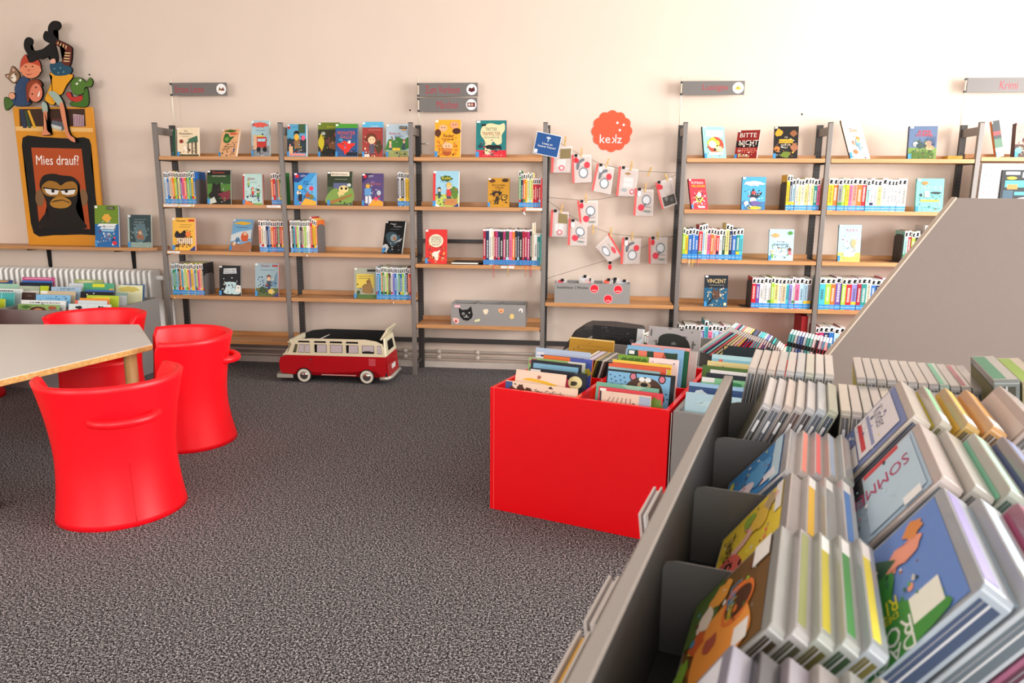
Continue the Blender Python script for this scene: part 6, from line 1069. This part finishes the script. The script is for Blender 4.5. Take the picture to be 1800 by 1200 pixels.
specs = [
 # (u, near b, ztop, t, tint, face, art, spine, label)
 (.268, -.385, 1.155, .024, 'd8ccc0', '7080b0', cR1, None, 0, 'frosted case with a white and red programme cover at the back of the right column'),
 (.298, -.385, 1.15, .015, 'd0c8b8', 'e0cc40', None, '78c088', 2, 'case with green and yellow spine in the right column'),
 (.3255, -.385, 1.15, .018, 'd8b060', 'e8b840', None, 'f0b040', 2, 'case with golden orange spine in the right column'),
 (.352, -.385, 1.15, .02, 'e0a868', 'e8a050', None, 'f0a040', 2, 'case with wide orange spine and white label in the right column'),
 (.392, -.385, 1.16, .03, 'd0bcb4', 'c8b8b0', None, None, 0, 'plain beige wide case at the right edge'),
 (.268, -.61, 1.155, .024, 'd8c8c4', 'a8c0d4', cR2, None, 0, 'frosted Sommer case in the middle of the right column'),
 (.296, -.61, 1.15, .022, 'ccc8c0', 'c8c8c0', None, None, 0, 'plain frosted case beside the Sommer case'),
 (.325, -.61, 1.15, .02, 'c8d0c4', '88c8a8', [R(0, .5, 1, 1, '80c8a8'), Pp(blob(.4, .8, .2, .1, 12, 3), 'e07080')], '98cca8', 0, 'green and white patterned case in the right column'),
 (.354, -.61, 1.15, .022, '8c8894', '4c5c88', None, '505c88', 0, 'slate blue case at the right of the right column'),
 (.262, -.84, 1.16, .024, 'b8c4d0', '6488cc', cR3, '6c5c94', 0, 'blue and green Robin audiobook case at the picture bottom right'),
 (.291, -.84, 1.155, .022, 'c8d0d8', 'b8d4e8', [R(0, .4, 1, 1, 'c8dcec')], 'b8d8ec', 2, 'pale sky case with lime end at the bottom right'),
 (.32, -.84, 1.155, .022, 'b06888', 'a84870', None, 'b04070', 0, 'raspberry pink case at the bottom right edge'),
 (.349, -.84, 1.155, .022, 'c0bcc4', 'b8b4bc', None, None, 0, 'grey case behind the raspberry one at the bottom right'),
]
for i, (u_, b, zt, t, tint, fc_, art, sp, lb, lab) in enumerate(specs):
    o = case(u_, b, zt, .60, RL, RH, t, tint, art, sp, lb, lab, 'large cases in the right column', fc_)
    if i == 5:
        m = MB(); tside(m, 'SOMMER', .62, .52, .8, .17, 'b03060', RL, RH); m.build('lettering', o)
    if i == 9:
        m = MB(); tside(m, 'ROBIN', .1, .68, .5, .14, 'e8ece8', RL, RH); tside(m, 'DACHS', -.02, .68, .5, .1, 'e8ece8', RL, RH); tside(m, 'RITTER', .34, .72, .42, .12, 'e8dc30', RL, RH); tside(m, 'DER SOHN', .24, .72, .4, .05, 'e8dc30', RL, RH); m.build('lettering', o)
# thick cases standing at the right edge behind
case(.405, -.1, 1.145, -.12, .19, .135, .034, '8c9490', [R(0, 0, 1, 1, '6c6844'), Pp(blob(.5, .5, .3, .3, 14, 3), '8c8454'), R(.7, .05, .95, .5, 'dcd8d4')], '4c8c6c', 0, 'thick case with dark green cover standing near the right edge', 'thick cases near the right edge', '6c6844')
case(.442, -.1, 1.145, -.12, .19, .135, .034, 'b8ac84', None, '98b850', 0, 'thick case with lime and orange spine at the right edge', 'thick cases near the right edge', 'a8b060')
case(.50, -.02, 1.19, -.3, .19, .135, .02, '6c7478', [R(0, 0, 1, 1, '505c64'), Pp(blob(.5, .7, .1, .2, 8, 3), 'd85868')], '4c5c68', 0, 'dark case with a red figure topmost at the right edge', 'thick cases near the right edge', '505c64')
# card sleeves hanging on the outside of the trough
for (px, py, b, zt, w_, c, lab) in ((0, 0, -.42, .86, .12, 'ece8ec', 'clear sleeve with a white card beyond the trough side'),): pass
for b0, zt, c1, lab, txt in ((-.80, 1.04, 'e4dcd8', 'clear card sleeve hanging outside the media trough, upper one at the bottom edge', None), (-.905, 1.04, 'e8b048', 'clear sleeve with an orange card outside the media trough at the picture bottom', 'Kinderbücher'), (-.575, 1.05, 'ecebee', 'clear sleeve with a white card outside the media trough beside the red trough', None)):
    m = MB(); AC2 = M('e2dad6', .2, alpha=.75, coat=.3); hh = .1
    m.box(0, .003, 0, .09, 0, hh, AC2); m.box(.009, .0115, 0, .09, 0, hh, AC2)
    m.box(0, .0115, 0, .09, -.003, 0, AC2)
    o = m.build('card_sleeve'); x, y = Lc(-.020, b0); mt_ = Matrix.Rotation(BA, 3, 'Z') @ Matrix.Rotation(-.12, 3, 'Y'); off = mt_ @ Vector((0, 0, hh)); o.rotation_euler = mt_.to_euler(); o.location = (x-off.x-.012, y-off.y, zt-off.z+.0)
    tag(o, lab, 'card holder', 'card sleeves outside the media trough')
    m = MB(); m.box(.0045, .0075, .004, .086, .0, hh-.004, paper(c1)); m.build('card', o)
    if txt:
        m = MB(); m.face([(.0119, .004, .002), (.0119, .086, .002), (.0119, .086, hh-.01), (.0119, .004, hh-.01)], paper(c1)); text(m, txt, lambda a, q: (.0123, .045+a, hh*.75+q), 0, 0, .07, .012, paper('8c6428')); m.build('card_front', o)

# ---------------------------------------------------------------- tall grey end panel behind the trough
r = empty('room_divider', 'tall grey-brown divider panel with a slanted left edge', 'divider panel', (0, -2.9, 0))
PN = M('857871', .8, noise=.1, scale=350, bump=.1)
P = [(3.93, .0), (5.9, .0), (5.9, 1.413), (4.563, 1.413), (3.93, .455)]
m = MB(); m.hull([(a, .0, b) for a, b in P], [(a, .03, b) for a, b in P], PN); m.build('panel', r, bevel=.0015)
m = MB(); q = [(3.93, .455), (4.563, 1.413)]; n_ = Vector((q[1][0]-q[0][0], 0, q[1][1]-q[0][1])).normalized(); nn = Vector((-n_.z, 0, n_.x))*.006
A_, B_ = Vector((q[0][0], 0, q[0][1])), Vector((q[1][0], 0, q[1][1]))
m.hull([A_+Vector((0, -.001, 0)), B_+Vector((0, -.001, 0)), B_+nn+Vector((0, -.001, 0)), A_+nn+Vector((0, -.001, 0))], [A_+Vector((0, .031, 0)), B_+Vector((0, .031, 0)), B_+nn+Vector((0, .031, 0)), A_+nn+Vector((0, .031, 0))], M('c4b4a4', .5)); m.build('edge_trim', r)
